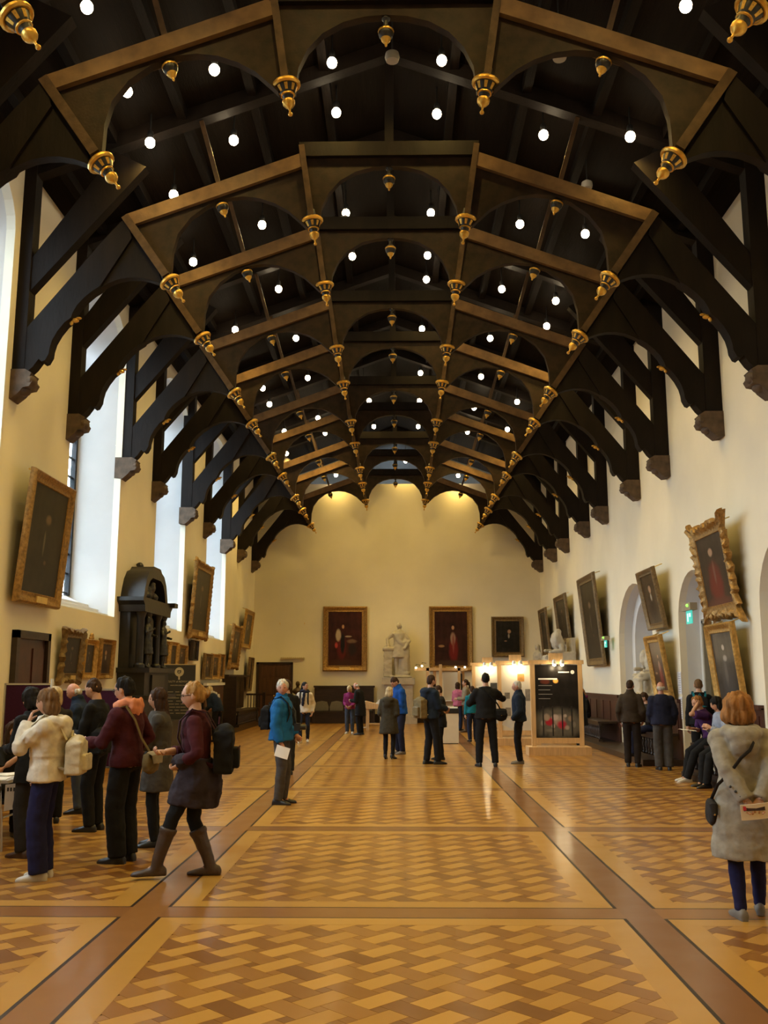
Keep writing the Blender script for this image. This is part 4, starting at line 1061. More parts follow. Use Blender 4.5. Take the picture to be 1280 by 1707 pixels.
# ------------------------------------------------------------------ benches, panelling, platforms
for i, (a, b) in enumerate(((11.0, 13.1), (15.45, 17.65), (19.95, 21.8), (25.4, YE))):
    o = struct(box('trim_%d' % (10 + i), MAHOG, XR - .05, XR, a, b, 0, 1.26)); box('dado_rail', MAHOG, XR - .09, XR, a, b, 1.24, 1.31, o)
    n = max(1, int((b - a) / .9))
    for k in range(n):
        w = (b - a) / n; box('dado_panel', MAHOG, XR - .068, XR - .05, a + w * k + .08, a + w * (k + 1) - .08, .5, 1.14, o)
struct(box('trim_20', DARKW, 5.02, XR, 19.9, YE, 0, .12)); struct(box('trim_21', DARKW, 5.15, XR, 11.0, 17.7, 0, .10)); struct(box('trim_22', DARKW, XL, -5.18, 31.4, 38.4, 0, .14))
def bench(label, side, y0, y1, z0=.12, back=None):
    t = empty('long_bench', (0, (y0 + y1) / 2, 0), 0, label, 'bench')
    L = (y1 - y0) / 2; s = side
    xs = XR - .08 if s > 0 else XL + .08
    def bb(n, a, b, c, d, e, f, m=DARKW): return box(n, m, min(a, b), max(a, b), c, d, e, f, t)
    bb('seat', xs, xs - s * .50, -L, L, .46 + z0, .51 + z0); bb('rail', xs - s * .42, xs - s * .48, -L, L, .40 + z0, .46 + z0); bb('foot_rail', xs - s * .40, xs - s * .50, -L, L, z0, .06 + z0)
    n = int((y1 - y0) / .21)
    me = MB().lathe([(.028, 0), (.04, .03), (.022, .08), (.045, .18), (.03, .26), (.022, .29), (.034, .33), (.03, .345)], 8).mesh('baluster', DARKW)
    for k in range(n): link('baluster', me, t, (xs - s * .45, -L + (k + .5) * 2 * L / n, .06 + z0))
    if back: bb('back_rest', xs, xs - s * .05, -L, L, .5 + z0, back)
    return t
bench('long dark bench with balusters on the right wall behind the poster stand', 1, 25.5, 30.3)
bench('dark bench on the right wall between niche and doorway', 1, 20.0, 21.75)
bench('dark bench under the grey portrait at the right edge', 1, 13.4, 17.5, .10)
bench('short dark bench at far left beside the panelled door', -1, 36.75, 37.15, .14)
bench('dark bench with balusters in front of the tall settle', -1, 32.45, 36.5, .14)
sb = empty('tall_settle', (-5.45, 34.4, 0), 0, 'tall dark panelled settle against the far end of the left wall', 'settle')
box('back', DARKW, -.28, -.24, -2.0, 2.1, .68, 1.80, sb); box('cornice', DARKW, -.30, -.08, -2.1, 2.3, 1.78, 1.86, sb); box('side', DARKW, -.28, .18, -2.08, -2.0, .14, 1.80, sb)
for k in range(4): box('panel', mat('settle_panel', (.036, .018, .010), .4, var=.3), -.24, -.225, -1.85 + k, -1.05 + k, .8, 1.62, sb)
rl = empty('low_railing', (-5.3, 37.2, 0), 0, 'dark wooden railing at the end of the far left bench', 'railing')
box('top_rail', DARKW, -.4, .28, -.04, .04, 1.10, 1.17, rl); box('newel_post', DARKW, .22, .32, -.05, .05, .14, 1.22, rl)
for k in range(5): box('spindle', DARKW, -.35 + k * .11, -.32 + k * .11, -.015, .015, .64, 1.1, rl)
lp = empty('wooden_panel', (XL + .1, 30.5, 0), 0, 'low brown wooden panel below the touching trio of portraits', 'panel')
box('board', DOORW, 0, .05, -1.6, 1.3, .9, 1.52, lp); box('cap', WHITE, -.02, .09, -1.65, 1.35, 1.52, 1.60, lp); box('plinth', DARKW, 0, .06, -1.6, 1.3, 0, .9, lp)
bs = empty('high_back_bench', (-2.06, 38.72, 0), 0, 'dark high-backed bench with grey seat cushions below the robed portrait', 'bench')
box('back', DARKW, -1.18, 1.18, .10, .20, .1, 1.40, bs); box('top_rail', DARKW, -1.22, 1.22, .06, .22, 1.38, 1.45, bs); box('seat', DARKW, -1.18, 1.18, -.42, .12, .40, .46, bs); box('front', DARKW, -1.18, 1.18, -.38, -.34, .0, .40, bs)
for k in (-1, 1): box('arm', DARKW, k * 1.18 - .05, k * 1.18 + .05, -.42, .15, 0, .72, bs)
CUSH = mat('cushion_grey', (.20, .18, .14), .9, var=.1, scale=20)
for k in range(4):
    mbc = MB(); x = -.88 + k * .585
    mbc.prism([(x - .26, .48), (x + .26, .48), (x + .27, .62), (x + .20, .82), (x, .86), (x - .20, .82), (x - .27, .62)], 'y', .02, .10); mbc.obj('cushion', CUSH, bs)
ws = empty('wall_shelf', (-4.15, YE - .06, 2.53), 0, 'thin narrow ledge on the far wall above the door', 'shelf')
box('ledge', mat('ledge_stone', (.55, .46, .28), .7, var=.1), -.48, .48, -.02, .06, -.03, .03, ws)
for k in range(12): box('ledge_block', MATS['ledge_stone'], -.46 + k * .08, -.41 + k * .08, -.035, .0, -.02, .045, ws)
for i, x in enumerate((-4.68, -3.69)):
    h = tag(MB().tube([(x, YE, 3.91), (x, YE - .06, 3.91), (x, YE - .07, 3.96)], [.018, .014, .012], 6).obj('wall_hook', BRASS), '%s of two empty picture hooks on the far wall above the ledge' % ('left' if i == 0 else 'right'), 'hook', 'picture hooks')

# emergency lights and exit signs
GRN = mat('exit_green', (.02, .30, .24), .4, emit=(.10, .80, .66), es=.8)
def exit_sign(label, y, z, s, xo):
    t = empty('exit_sign', (XR - xo, y, z), 0, label, 'exit sign')
    MB().prism([(-.30 * s, .10 * s), (.30 * s, .10 * s), (.30 * s, .20 * s), (.24 * s, .24 * s), (-.30 * s, .24 * s)], 'y', -.07, .07).xf(Matrix.Rotation(R(90), 4, 'Z')).obj('light_housing', mat('housing_grey', (.30, .25, .17), .5, var=.1), t)
    MB().ell((-.08, -.16 * s, .19 * s), (.03, .03, .03)).obj('indicator_lamp', mat('lamp_green', (.2, .8, .1), .4, emit=(.3, 1, .1), es=2), t)
    box('sign_panel', GRN, -.012, .012, -.17 * s, .17 * s, -.15 * s, .10 * s, t)
    # running figure, arrow and door in white
    mb = MB(); x = -.0125
    for (a, b, c, d) in ((-.12, -.02, -.02, .05), (.03, .10, -.11, .05)): mb.box(x - .002, x, a * s, b * s, c * s, d * s)
    mb.obj('pictogram', mat('sign_white', (.7, .9, .85), .5, emit=(.7, 1, .95), es=1.0), t, smooth=False)
exit_sign('glowing green exit sign over the doorway in the right wall', 18.75, 2.92, 1.0, .10)
exit_sign('small emergency light and sign beside the tallest right-wall portrait', 26.0, 2.66, .75, .20)
no = empty('notice_sheets', (XR - .004, 19.98, 0), 0, 'column of white printed sheets pinned on the wall left of the doorway', 'notice')
for k in range(2):
    sh = box('sheet', mat('notice_paper', (.72, .72, .78), .8, var=.05), -.006, .0, -.13, .13, 1.42 - k * .5, 1.86 - k * .5, no)
    for j in range(9): box('print_line', mat('print_grey', (.35, .36, .45), .8, var=.1), -.0085, -.006, -.10, .08 - (j % 3) * .03, 1.455 + j * .044 - k * .5, 1.470 + j * .044 - k * .5, sh)
nb = empty('framed_notice', (XR + 2.55, 20.35, 1.25), 0, 'brown framed picture inside the passage behind the doorway', 'picture')
box('backing', DOORW, -.04, .0, -.62, .62, -.32, .40, nb); box('print', mat('print_ochre', (.22, .12, .04), .5, var=.5, scale=6), -.05, -.04, -.55, .55, -.26, .34, nb)

# ------------------------------------------------------------------ exhibition stands
WLAMP = mat('stand_lamp_glow', (1, .9, .7), .4, emit=(1.0, .80, .48), es=14.0)
PANELW = mat('display_panel', (.62, .58, .50), .7, var=.03, scale=3)
def stand(label, x0, x1, y, h, panel, lamps, rz=0, watt=9.0):
    c = (x0 + x1) / 2; w = (x1 - x0) / 2
    t = empty('display_stand', (c, y, 0), R(rz), label, 'display stand')
    for s in (-1, 1): box('post', PINE, s * w - .05, s * w + .05, -.05, .05, .16, h, t)
    box('top_rail', PINE, -w - .09, w + .09, -.06, .06, h, h + .09, t); box('bottom_rail', PINE, -w + .05, w - .05, -.045, .045, .26, .38, t)
    box('base', PINE, -w - .16, w + .16, -.30, .30, 0, .19, t)
    pn = box('panel', panel, -w + .05, w - .05, -.015, .015, .38, h - .02, t)
    box('lamp_block', PINE, -.16, .16, -.05, .05, h + .09, h + .25, t)
    for k, lx in enumerate(lamps):
        lt = MB().lathe([(.03, .1), (.055, .05), (.06, 0)], 10, Matrix.Translation((lx, -.16, h + .0))).obj('lamp_shade', METALW, t)
        MB().ell((lx, -.16, h - .02), (.045, .045, .035)).obj('bulb', WLAMP, lt)
        MB().tube([(lx, -.05, h + .06), (lx, -.16, h + .08)], [.01, .01], 6).obj('arm', METALW, lt)
        ld = bpy.data.lights.new('stand_light', 'POINT'); ld.energy = watt; ld.color = (1.0, .78, .45); ld.shadow_soft_size = .05
        link('stand_light', ld, lt, (lx, -.20, h - .09))
    return t, pn, w
poster = portrait('poster_print', (.012, .010, .009), [(.5, .20, .75, .26, (.13, .12, .10), .5), (.32, .22, .12, .07, (.40, .02, .04), .5), (.55, .24, .16, .10, (.36, .30, .26), .5), (.60, .18, .14, .08, (.42, .02, .05), .6), (.45, .28, .10, .05, (.50, .42, .40), .5), (.25, .28, .10, .06, (.35, .28, .22), .6), (.80, .26, .08, .05, (.30, .22, .16), .6), (.48, .78, .07, .04, (.95, .45, .10), .6), (.24, .77, .13, .045, (.10, .025, .015), .5), (.16, .20, .06, .05, (.30, .27, .24), .6), (.40, .16, .05, .04, (.45, .35, .33), .6), (.72, .14, .07, .04, (.38, .30, .27), .6), (.88, .18, .05, .05, (.22, .20, .17), .6), (.35, .10, .14, .03, (.20, .18, .15), .6), (.68, .30, .05, .03, (.45, .38, .34), .6)], .3)
t1, pn, w = stand('pine stand with black poster of red flowers behind railings', 3.24, 4.34, 22.75, 2.06, poster, (-.06, .12), 0, 7)
WPRINT = mat('poster_white_print', (.75, .75, .72), .5, var=.02)
box('title_bar', WPRINT, -.42, .02, -.018, -.0155, 1.70, 1.735, pn); box('title_bar', WPRINT, .05, .30, -.018, -.0155, 1.86, 1.885, pn); MB().lathe([(.045, 0), (.045, .002)], 16, Matrix.Translation((.38, -.0155, 1.875)) @ Matrix.Rotation(R(90), 4, 'X')).obj('round_logo', WPRINT, pn)
for k in range(4): box('text_line', mat('poster_grey_print', (.22, .21, .2), .5, var=.05), -.42, -.10 - .05 * (k % 2), -.018, -.0155, 1.56 - k * .10, 1.575 - k * .10, pn)
for k in range(4): box('railing_print', BLACKP, -.34 + k * .22, -.31 + k * .22, -.018, -.0155, .42, 1.10, pn)
t2, pn, w = stand('pine stand with pale display panel right behind the old man in navy', 2.80, 3.66, 26.0, 2.10, PANELW, (-.05, .12), 0, 10)
for (a, c, ww, hh, cc) in ((.05, 1.65, .18, .2, (.45, .22, .06)), (-.30, 1.2, .14, .16, (.2, .18, .15)), (.25, 1.15, .14, .3, (.22, .2, .17)), (-.28, .75, .14, .22, (.25, .22, .18))):
    box('pinned_print', mat('print_%d' % int(cc[0] * 100), cc, .6, var=.4, scale=12), a, a + ww, -.022, -.016, c, c + hh, pn)
t3, pn, w = stand('pine stand with pale display panel behind the man in the black suit', 2.42, 3.28, 30.0, 2.12, PANELW, (-.10, .1), 0, 10)
box('pinned_print', mat('print_dark', (.05, .05, .05), .6, var=.5, scale=10), .08, .38, -.022, -.016, 1.25, 1.6, pn); box('pinned_print', WPRINT, -.36, -.05, -.022, -.016, .9, 1.5, pn)
t4 = empty('display_stand', (1.68, 34.2, 0), 0, 'open pine post frame with white sheets under the red-robed portrait', 'display stand')
for x, y in ((-.55, 0), (-.30, .1), (-.1, -.15), (.55, 0), (.70, .2)): box('post', PINE, x - .05, x + .05, y - .05, y + .05, 0, 2.12 + .1 * (x == -.1), t4)
box('top_rail', PINE, -1.02, .85, -.05, .05, 2.0, 2.1, t4); box('panel', PANELW, 0.0, .5, -.02, .02, .8, 1.95, t4); box('dark_panel', BLACKP, .58, .66, -.03, .02, .8, 1.9, t4); box('shelf', METALW, -.5, .55, -.2, .05, .95, .98, t4)
for i, (x, y, z, w_) in enumerate(((.72, 34.0, 2.10, 2), (.93, 34.0, 2.16, 2), (2.1, 33.9, 2.12, 3), (2.42, 33.9, 2.12, 3))):
    l = empty('string_lamp', (x, y, z), 0, ['tiny lit bulb left of the post frame, lower of two', 'tiny lit bulb left of the post frame, upper of two', 'tiny lit bulb on the rail of the post frame, left one', 'tiny lit bulb on the rail of the post frame, right one'][i], 'lamp', 'tiny bulbs by the post frame')
    MB().ell((0, 0, 0), .035).obj('bulb', WLAMP, l); MB().tube([(0, 0, .03), (0, .05, .12), (.15 if x < 1 else 0, .1, .1)], [.008] * 3, 6).obj('flex', BLACKP, l)
pl = empty('display_plinth', (1.46, 26.7, 0), 0, 'white boxy plinth with black top in the middle of the hall', 'plinth')
box('body', mat('plinth_white', (.66, .60, .48), .6, var=.03), -.27, .27, -.27, .27, .02, .80, pl); box('kick', BLACKP, -.25, .25, -.25, .25, 0, .03, pl); box('black_top', BLACKP, -.28, .28, -.28, .28, .80, .93, pl)
for i in range(4):
    o = tag(MB().prism([(-.12, -.09), (.12, -.09), (.12, .09), (-.12, .09)], 'z', 0, .012 + .008 * i).obj('leaflet_stack', PAPER, None, smooth=False), 'stack of white leaflets on the white plinth, %s' % ['front left', 'front right', 'back left', 'back right'][i], 'leaflets', 'leaflets on the plinth')
    o.location = (1.33 + .26 * (i % 2), 26.6 + .22 * (i // 2), .931); o.rotation_euler = (0, 0, R(12 * i - 15))
tr = empty('sloping_table', (-.66, 33.2, 0), 0, 'small wooden stand with sloping white top left of the statue', 'table')
for x in (-.28, .28):
    for y in (-.2, .2): box('leg', PINE, x - .05, x + .05, y - .05, y + .05, 0, .72, tr)
MB().prism([(-.35, .72), (.40, .72), (.40, .80), (-.35, .98)], 'y', -.3, .3).obj('desk_top', PINE, tr, smooth=False); box('shelf', PINE, -.3, .3, -.2, .2, .2, .24, tr)
MB().prism([(.0, .90), (.42, .80), (.46, .98), (.1, 1.02)], 'y', -.26, .24).obj('open_papers', PAPER, tr, smooth=False)
mt = empty('metal_stand', (-1.12, 32.6, 0), 0, 'thin white metal rack in front of the dark bench', 'rack')
for y in (-.15, .15): MB().tube([(0, y, 0), (0, y, .98)], [.018, .018], 6).obj('upright', METALW, mt)
for z in (.12, .55, .97): box('shelf', METALW, -.10, .14, -.17, .17, z, z + .02, mt)
# purple felt boards at the left with pale posts
def felt(label, x0, x1, y, z0, z1, rz=0):
    c = (x0 + x1) / 2; w = (x1 - x0) / 2
    t = empty('felt_board', (c, y, 0), R(rz), label, 'notice board')
    box('felt', PURPLE, -w + .02, w - .02, -.015, .015, z0 + .02, z1 - .02, t)
    for (a, b, c_, d) in ((-w, w, z1 - .025, z1), (-w, w, z0, z0 + .025)): box('rail', CHROME, a, b, -.02, .02, c_, d, t)
    for s in (-1, 1): box('stile', CHROME, s * w - .012, s * w + .012, -.02, .02, z0, z1, t)
    for s in (-.9, .9):
        MB().tube([(s * w, .02, 0), (s * w, .02, z0 + .1)], [.016, .016], 8).obj('leg', METALW, t)
    return t
felt('dark purple felt board in front of the left doorway', -5.34, -4.68, 13.5, .60, 1.66)
felt('wide dark purple felt board behind the reading men', -4.62, -3.62, 13.45, .52, 1.585)
for i, (x, y, h) in enumerate(((-3.57, 13.22, 1.74), (-4.65, 13.36, 1.72))):
    t = empty('board_post', (x, y, 0), 0, 'slim white post at the %s of the wide purple board' % ('right end' if i == 0 else 'left end'), 'post', 'posts of the purple boards')
    MB().tube([(0, 0, .03), (.012, 0, h)], [.024, .024], 10).obj('pole', METALW, t); MB().lathe([(.10, 0), (.09, .03), (.03, .07)], 12).obj('foot', METALW, t)
# roll-up banner with lettering
bn = empty('roll_up_banner', (-5.19, 23.5, 0), R(4), 'dark slate roll-up banner with round crest and white lettering', 'banner')
SLATE = mat('banner_slate', (.040, .042, .050), .6, var=.06, scale=2)
box('banner_sheet', SLATE, -.39, .39, -.006, .006, .08, 2.06, bn); box('base', CHROME, -.42, .42, -.12, .12, 0, .08, bn); box('top_bar', mat('banner_bar', (.55, .46, .30), .4, var=.05), -.40, .40, -.012, .012, 2.05, 2.075, bn)
CRM = mat('banner_print', (.62, .58, .48), .6, var=.03)
lg = MB().lathe([(.11, 0), (.11, .002)], 24, Matrix.Translation((.0, -.007, 1.885)) @ Matrix.Rotation(R(90), 4, 'X')).obj('round_crest', CRM, bn)
box('crest_stem', CRM, -.02, .02, -.009, -.0065, 1.70, 1.79, bn)
MB().prism([(-.045, 1.925), (.045, 1.925), (.045, 1.875), (.03, 1.85), (0, 1.835), (-.03, 1.85), (-.045, 1.875)], 'y', -.012, -.0095).obj('shield', SLATE, bn, smooth=False)
MB().prism([(-.02, 1.905), (.028, 1.905), (.028, 1.89), (-.005, 1.89), (-.005, 1.87), (.028, 1.87), (.028, 1.855), (-.02, 1.855)], 'y', -.014, -.012).obj('shield_charge', CRM, bn, smooth=False)
text('FACULTY of ADVOCATES', .062, CRM, bn, (0, -.0075, 1.635))
text('www.advocates.org.uk', .045, CRM, bn, (0, -.0075, 1.555))
for k in range(8):
    for j, (a, b) in enumerate(((-.27, -.27 + .14 + .03 * (k % 3)), (-.08 + .03 * (k % 2), .02 + .03 * (k % 2)), (.06, .26 - .04 * (k % 3)))):
        box('text_line', mat('banner_print_dim', (.32, .30, .26), .6, var=.03), a, b, -.0085, -.0065, 1.40 - k * .072, 1.418 - k * .072, bn)
# folding table with papers
tb = empty('folding_table', (-4.64, 10.45, 0), 0, 'folding table strewn with papers at the left edge', 'table')
box('table_top', mat('table_grey', (.42, .40, .37), .5, var=.05), -.80, .80, -.42, .42, .67, .70, tb); box('apron', BLACKP, -.74, .72, -.40, -.38, .38, .64, tb)
for s in (-1, 1):
    for y in (-.38, .36): MB().tube([(s * .76, y, 0), (s * .74, y, .30), (s * .70, y, .67)], [.013] * 3, 8).obj('leg', CHROME, tb)
    MB().tube([(s * .75, -.38, .33), (s * .75, .36, .33)], [.011] * 2, 8).obj('crossbar', CHROME, tb)
MB().tube([(-.74, -.39, .34), (.60, -.39, .34), (.70, -.39, .38), (.74, -.39, .46)], [.012] * 4, 8).obj('front_rail', CHROME, tb); MB().tube([(-.74, -.41, .57), (.72, -.41, .57)], [.008] * 2, 8).obj('front_rail', CHROME, tb)
for i, (x, y, a) in enumerate(((-4.02, 10.2, 10), (-4.05, 10.62, -25), (-4.25, 10.3, 40), (-4.5, 10.6, 5))):
    o = tag(MB().prism([(-.11, -.15), (.11, -.15), (.11, .15), (-.11, .15)], 'z', 0, .004 + .006 * i).obj('leaflet', PAPER, None, smooth=False), ['white leaflets nearest the table end', 'white leaflets at the far table corner', 'white leaflets towards the middle of the table', 'white leaflets in front of the seated woman'][i], 'paper', 'papers on the folding table')
    o.location = (x, y, .701 + .0005 * i); o.rotation_euler = (0, 0, R(a))
ds = empty('table_sign', (-3.86, 10.02, 0), R(8), 'white paper sign hanging at the end of the folding table', 'sign')
MB().prism([(0, .40), (.19, .44), (.19, .68), (0, .66)], 'y', -.004, .004).obj('sheet', mat('sign_paper', (.52, .48, .42), .8, var=.05), ds, smooth=False)
for k in range(5): box('printed_letter', BLACKP, .02 + k * .03, .037 + k * .03, -.0065, -.004, .595, .632, ds)

# ------------------------------------------------------------------ people
NR, SLIM, WIDE = (.097, .080, .072, .066), (.090, .064, .058, .046), (.102, .094, .090, .088)
C_BLACK = cloth('cloth_black', (.008, .008, .009)); C_CHAR = cloth('cloth_charcoal', (.022, .020, .020)); C_NAVY = cloth('cloth_navy', (.012, .014, .034)); C_INK = cloth('cloth_ink', (.010, .018, .036))
C_WHITE = cloth('cloth_white', (.62, .56, .46)); C_CREAM = cloth('cloth_cream', (.55, .49, .36)); C_BURG = cloth('cloth_burgundy', (.050, .007, .011)); C_BLUE = cloth('cloth_blue', (.010, .105, .30)); C_ROYAL = cloth('cloth_royal', (.008, .065, .30))
C_GREY = cloth('cloth_grey_wool', (.30, .27, .22), .22); C_OLIVE = cloth('cloth_olive', (.040, .034, .022)); C_KHAKI = cloth('cloth_khaki', (.16, .12, .055)); C_JEANS = cloth('cloth_jeans', (.050, .065, .095)); C_DJEAN = cloth('cloth_dark_jeans', (.016, .022, .050))
C_BROWN = cloth('cloth_brown', (.038, .026, .016)); C_PURP = cloth('cloth_purple', (.055, .018, .095)); C_PINK = cloth('cloth_pink', (.45, .13, .22)); C_MAG = cloth('cloth_magenta', (.20, .020, .10)); C_TEAL = cloth('cloth_teal', (.010, .16, .22)); C_PEACH = cloth('cloth_peach', (.62, .23, .12))
C_STEEL = cloth('cloth_steel', (.062, .056, .052)); C_COAT = cloth('cloth_coat_grey', (.055, .048, .040)); C_INDIGO = cloth('cloth_indigo', (.012, .012, .052)); C_LBLUE = cloth('cloth_pale_blue', (.28, .32, .42)); C_OATM = cloth('cloth_oatmeal', (.26, .22, .16))
S_BLACK = mat('shoe_black', (.010, .009, .009), .4, var=.2); S_WHITE = mat('shoe_white', (.55, .52, .47), .55, var=.1); S_BROWN = mat('shoe_brown', (.050, .020, .010), .45, var=.2); S_GREY = mat('shoe_grey', (.16, .14, .12), .6, var=.2); BOOT = mat('boot_leather', (.052, .030, .020), .5, var=.3, scale=10, bump=.2)

# --- left group
f = Fig(hands=((-.035, .190, 1.43), (.20, .10, .93)), poles=((-.35, .5, -1), (1, -.5, -.3)), pitch=10, wide=1.02)
wj = person('person in white padded jacket and navy trousers with a hand at the mouth', -2.99, 8.75, 94, 1.63, f, (C_WHITE, .88, .050, 0, 'hood puff'), (C_INDIGO, WIDE), (S_WHITE, 'shoe'), ('bob', H_LIGHTBR), True, palms=((0.5, -.9, 0), None), curl=25)
backpack(wj, f, (0, -.27, 1.12), (.27, .15, .36), C_CREAM, 'small cream backpack on the white padded jacket')
f = Fig(hands=((-.1, .3, 1.1), (.1, .3, 1.1)), pitch=25, lean=6)
person('dark-clothed person with bushy black hair half hidden behind the white jacket', -3.50, 9.80, 62, 1.64, f, (C_BLACK, .75, .03, 0, ''), (C_CHAR, NR), (S_BROWN, 'shoe'), ('bob', H_BLACK))
f = Fig(hands=((-.1, .3, 1.1), (.1, .3, 1.1)), pitch=10)
person('pale-haired person in dark coat just behind the white-jacketed one', -4.10, 12.0, 30, 1.62, f, (C_CHAR, .8, .03, 0, ''), (C_BLACK, NR), (S_BLACK, 'shoe'), ('bob', H_FAIR), False)
f = Fig(hands=((-.12, .34, 1.15), (.12, .34, 1.15)), lean=14, pitch=22)
person('balding man in dark jacket and jeans bent towards the purple board', -4.02, 12.92, 95, 1.69, f, (C_INK, .84, .03, 0, 'collar'), (C_JEANS, NR), (S_BLACK, 'shoe'), ('fringe', H_GREY), True, skin=SKIN2)
f = Fig(hands=((-.10, .33, 1.08), (.08, .33, 1.08)), pitch=24, lean=4, poles=((-.5, -1, -.6), (.5, -1, -.6)))
em = person('short-haired man in black reading papers in front of the purple board', -3.38, 11.43, 78, 1.73, f, (C_BLACK, .84, .022, 0, ''), (C_BLACK, NR), (S_BLACK, 'shoe'), ('crop', H_BROWN), True, palms=((.3, .2, 1), (-.3, .2, 1)))
backpack(em, f, (-.12, -.12, 1.02), (.26, .14, .30), C_BLACK, 'black bag slung at the side of the reading man in black', straps=False)
f = Fig()
person('person standing behind the wide purple board, only black hair showing', -4.31, 14.15, 175, 1.73, f, (C_BLACK, .84, .03, 0, ''), (C_BLACK, NR), (S_BLACK, 'shoe'), ('short', H_BLACK), False)
f = Fig(hands=((-.16, .36, 1.12), (.20, .10, .98)), poles=((-.6, -1, -.6), (1, -.6, 0)), pitch=14, lean=3, wide=1.08, yaw=4)
gm = person('person in burgundy sweater with peach scarf and glasses reading a sheet', -2.50, 9.54, 72, 1.74, f, (C_BURG, .86, .026, 0, ''), (C_BLACK, WIDE), (S_BLACK, 'shoe'), ('short', H_BLACK), True, palms=((.2, .2, 1), None), scarf=(C_PEACH, [(0, -.12, 1.44), (.06, -.11, 1.45), (-.06, -.11, 1.45)]))
sheet('paper_sheet', PAPER, gm, (-.16, .50, 1.16), (1, .0, 0), (0, 1, .5), .20, .26, 'white folded sheet held out by the burgundy sweater person')
def glasses(root, fig):
    mb = MB()
    for k in (-1, 1):
        pts = [fig.M((k * .03 + .022 * math.cos(a), .094, .010 + .016 * math.sin(a))) for a in [2 * PI * j / 10 for j in range(11)]]
        mb.tube(pts, [.0028] * 11, 5, up=(0, 0, 1)); mb.tube([fig.M((k * .05, .092, .014)), fig.M((k * .076, .02, .012)), fig.M((k * .077, -.02, .008))], [.0028] * 3, 5)
    mb.tube([fig.M((-.01, .096, .014)), fig.M((.01, .096, .014))], [.0028] * 2, 5)
    return tag(put(mb.obj('glasses', BLACKP), root), 'dark-rimmed glasses on the face of the ' + ('walking person with the bun' if 'bun' in root['label'] else 'reader with the peach scarf'), 'glasses')
glasses(gm, f)
def shoulder_bag(root, fig, c, size, m, label, strap_from, m2=None):
    t = put(empty('shoulder_bag', label=label, cat='bag'), root); c = Vector(c); w, d, h = size
    mb = MB(); mb.ell(c, (w * .55, d * .7, h * .55), 12, 8); mb.box(c.x - w * .42, c.x + w * .42, c.y - d * .4, c.y + d * .4, c.z - h * .4, c.z + h * .4)
    fuse(mb, 'bag_body', [m], t, .012, 2, .004)
    mb = MB(); mb.tube([c + Vector((0, -d * .1, h * .50)), c + Vector((0, -d * .72, h * .36)), c + Vector((0, -d * .80, -.02 * h))], [(w * .42, .012), (w * .44, .012), (w * .36, .010)], 8, up=(0, 1, .2)); mb.obj('flap', m2 or m, t)
    MB().ell(c + Vector((0, -d * .80, 0)), .010).obj('clasp', BRASS, t)
    pts = [c + Vector((0, 0, h * .4))] + [fig.bend(Vector(q)) for q in strap_from]
    MB().tube(pts, [(.014, .006)] * len(pts), 6, up=(0, 1, .3)).obj('strap', m, t)
    return t
shoulder_bag(gm, f, (.04, -.245, .93), (.22, .10, .20), C_KHAKI, 'olive satchel behind the burgundy sweater person', [(-.02, -.17, 1.15), (-.10, -.155, 1.32), (-.14, -.08, 1.455), (-.13, .06, 1.44)], C_OATM)
f = Fig(hands=((-.10, .36, 1.06), (.12, .22, 1.02)), poles=((-.5, -1, -.8), (1, -.5, 0)), pitch=6, yaw=6)
person('person with long dark hair and open grey-brown coat, listening', -2.42, 10.44, 98, 1.62, f, (C_COAT, .60, .034, .02, ''), (C_BLACK, SLIM), (S_BLACK, 'shoe'), ('long', H_BROWN), True, forearm=.82, palms=((.3, 0, 1), None))
f = Fig(hands=((-.13, .13, .99), (.03, .29, 1.09)), feet=((-.07, .33, .088), (.08, -.15, .085)), pz=.925, poles=((-1, -.8, -.3), (1, -.6, -.6)), pitch=8, yaw=6, lean=3)
wk = person('person walking left in burgundy sweater and tall brown boots, hair in a bun', -1.68, 8.85, 96, 1.72, f, (C_BURG, .88, .020, 0, ''), (C_BLACK, SLIM), (S_BROWN, 'shoe'), ('bun', H_BLOND), True, forearm=.80, boots=BOOT, footdirs=((-.08, 1), (.1, 1)), palms=((.4, 0, 1), (-.5, 0, .6)))
glasses(wk, f)
mb = MB(); mb.tube([(0, .0, 1.04), (0, -.0, .92), (0, .02, .76), (0, .04, .62)], [(.185, .145), (.20, .165), (.205, .20), (.20, .22)], 16); mb.ell((-.12, .10, 1.02), (.10, .09, .07)); mb.ell((.02, .15, 1.0), (.12, .08, .07)); mb.ell((.05, -.17, .78), (.13, .07, .20))
fuse(mb, 'tied_coat', [cloth('cloth_plum_grey', (.030, .022, .028))], wk, .0125, 3, .016, None, 9)
backpack(wk, f, (0, -.25, 1.14), (.30, .17, .44), C_BLACK, 'black backpack with red trim on the walking person', m2=cloth('cloth_black_red', (.035, .008, .012)))
f = Fig(hands=((-.12, .34, .95), (.12, .34, .95)), lean=42, pitch=20)
person('stooping person in dark jacket and white scarf by the left wall', -4.92, 27.2, 55, 1.62, f, (C_INK, .84, .03, 0, ''), (C_BLACK, NR), (S_BLACK, 'shoe'), ('short', H_FAIR), False, scarf=(C_WHITE, [(.05, -.12, 1.36), (.06, -.13, 1.28)]))
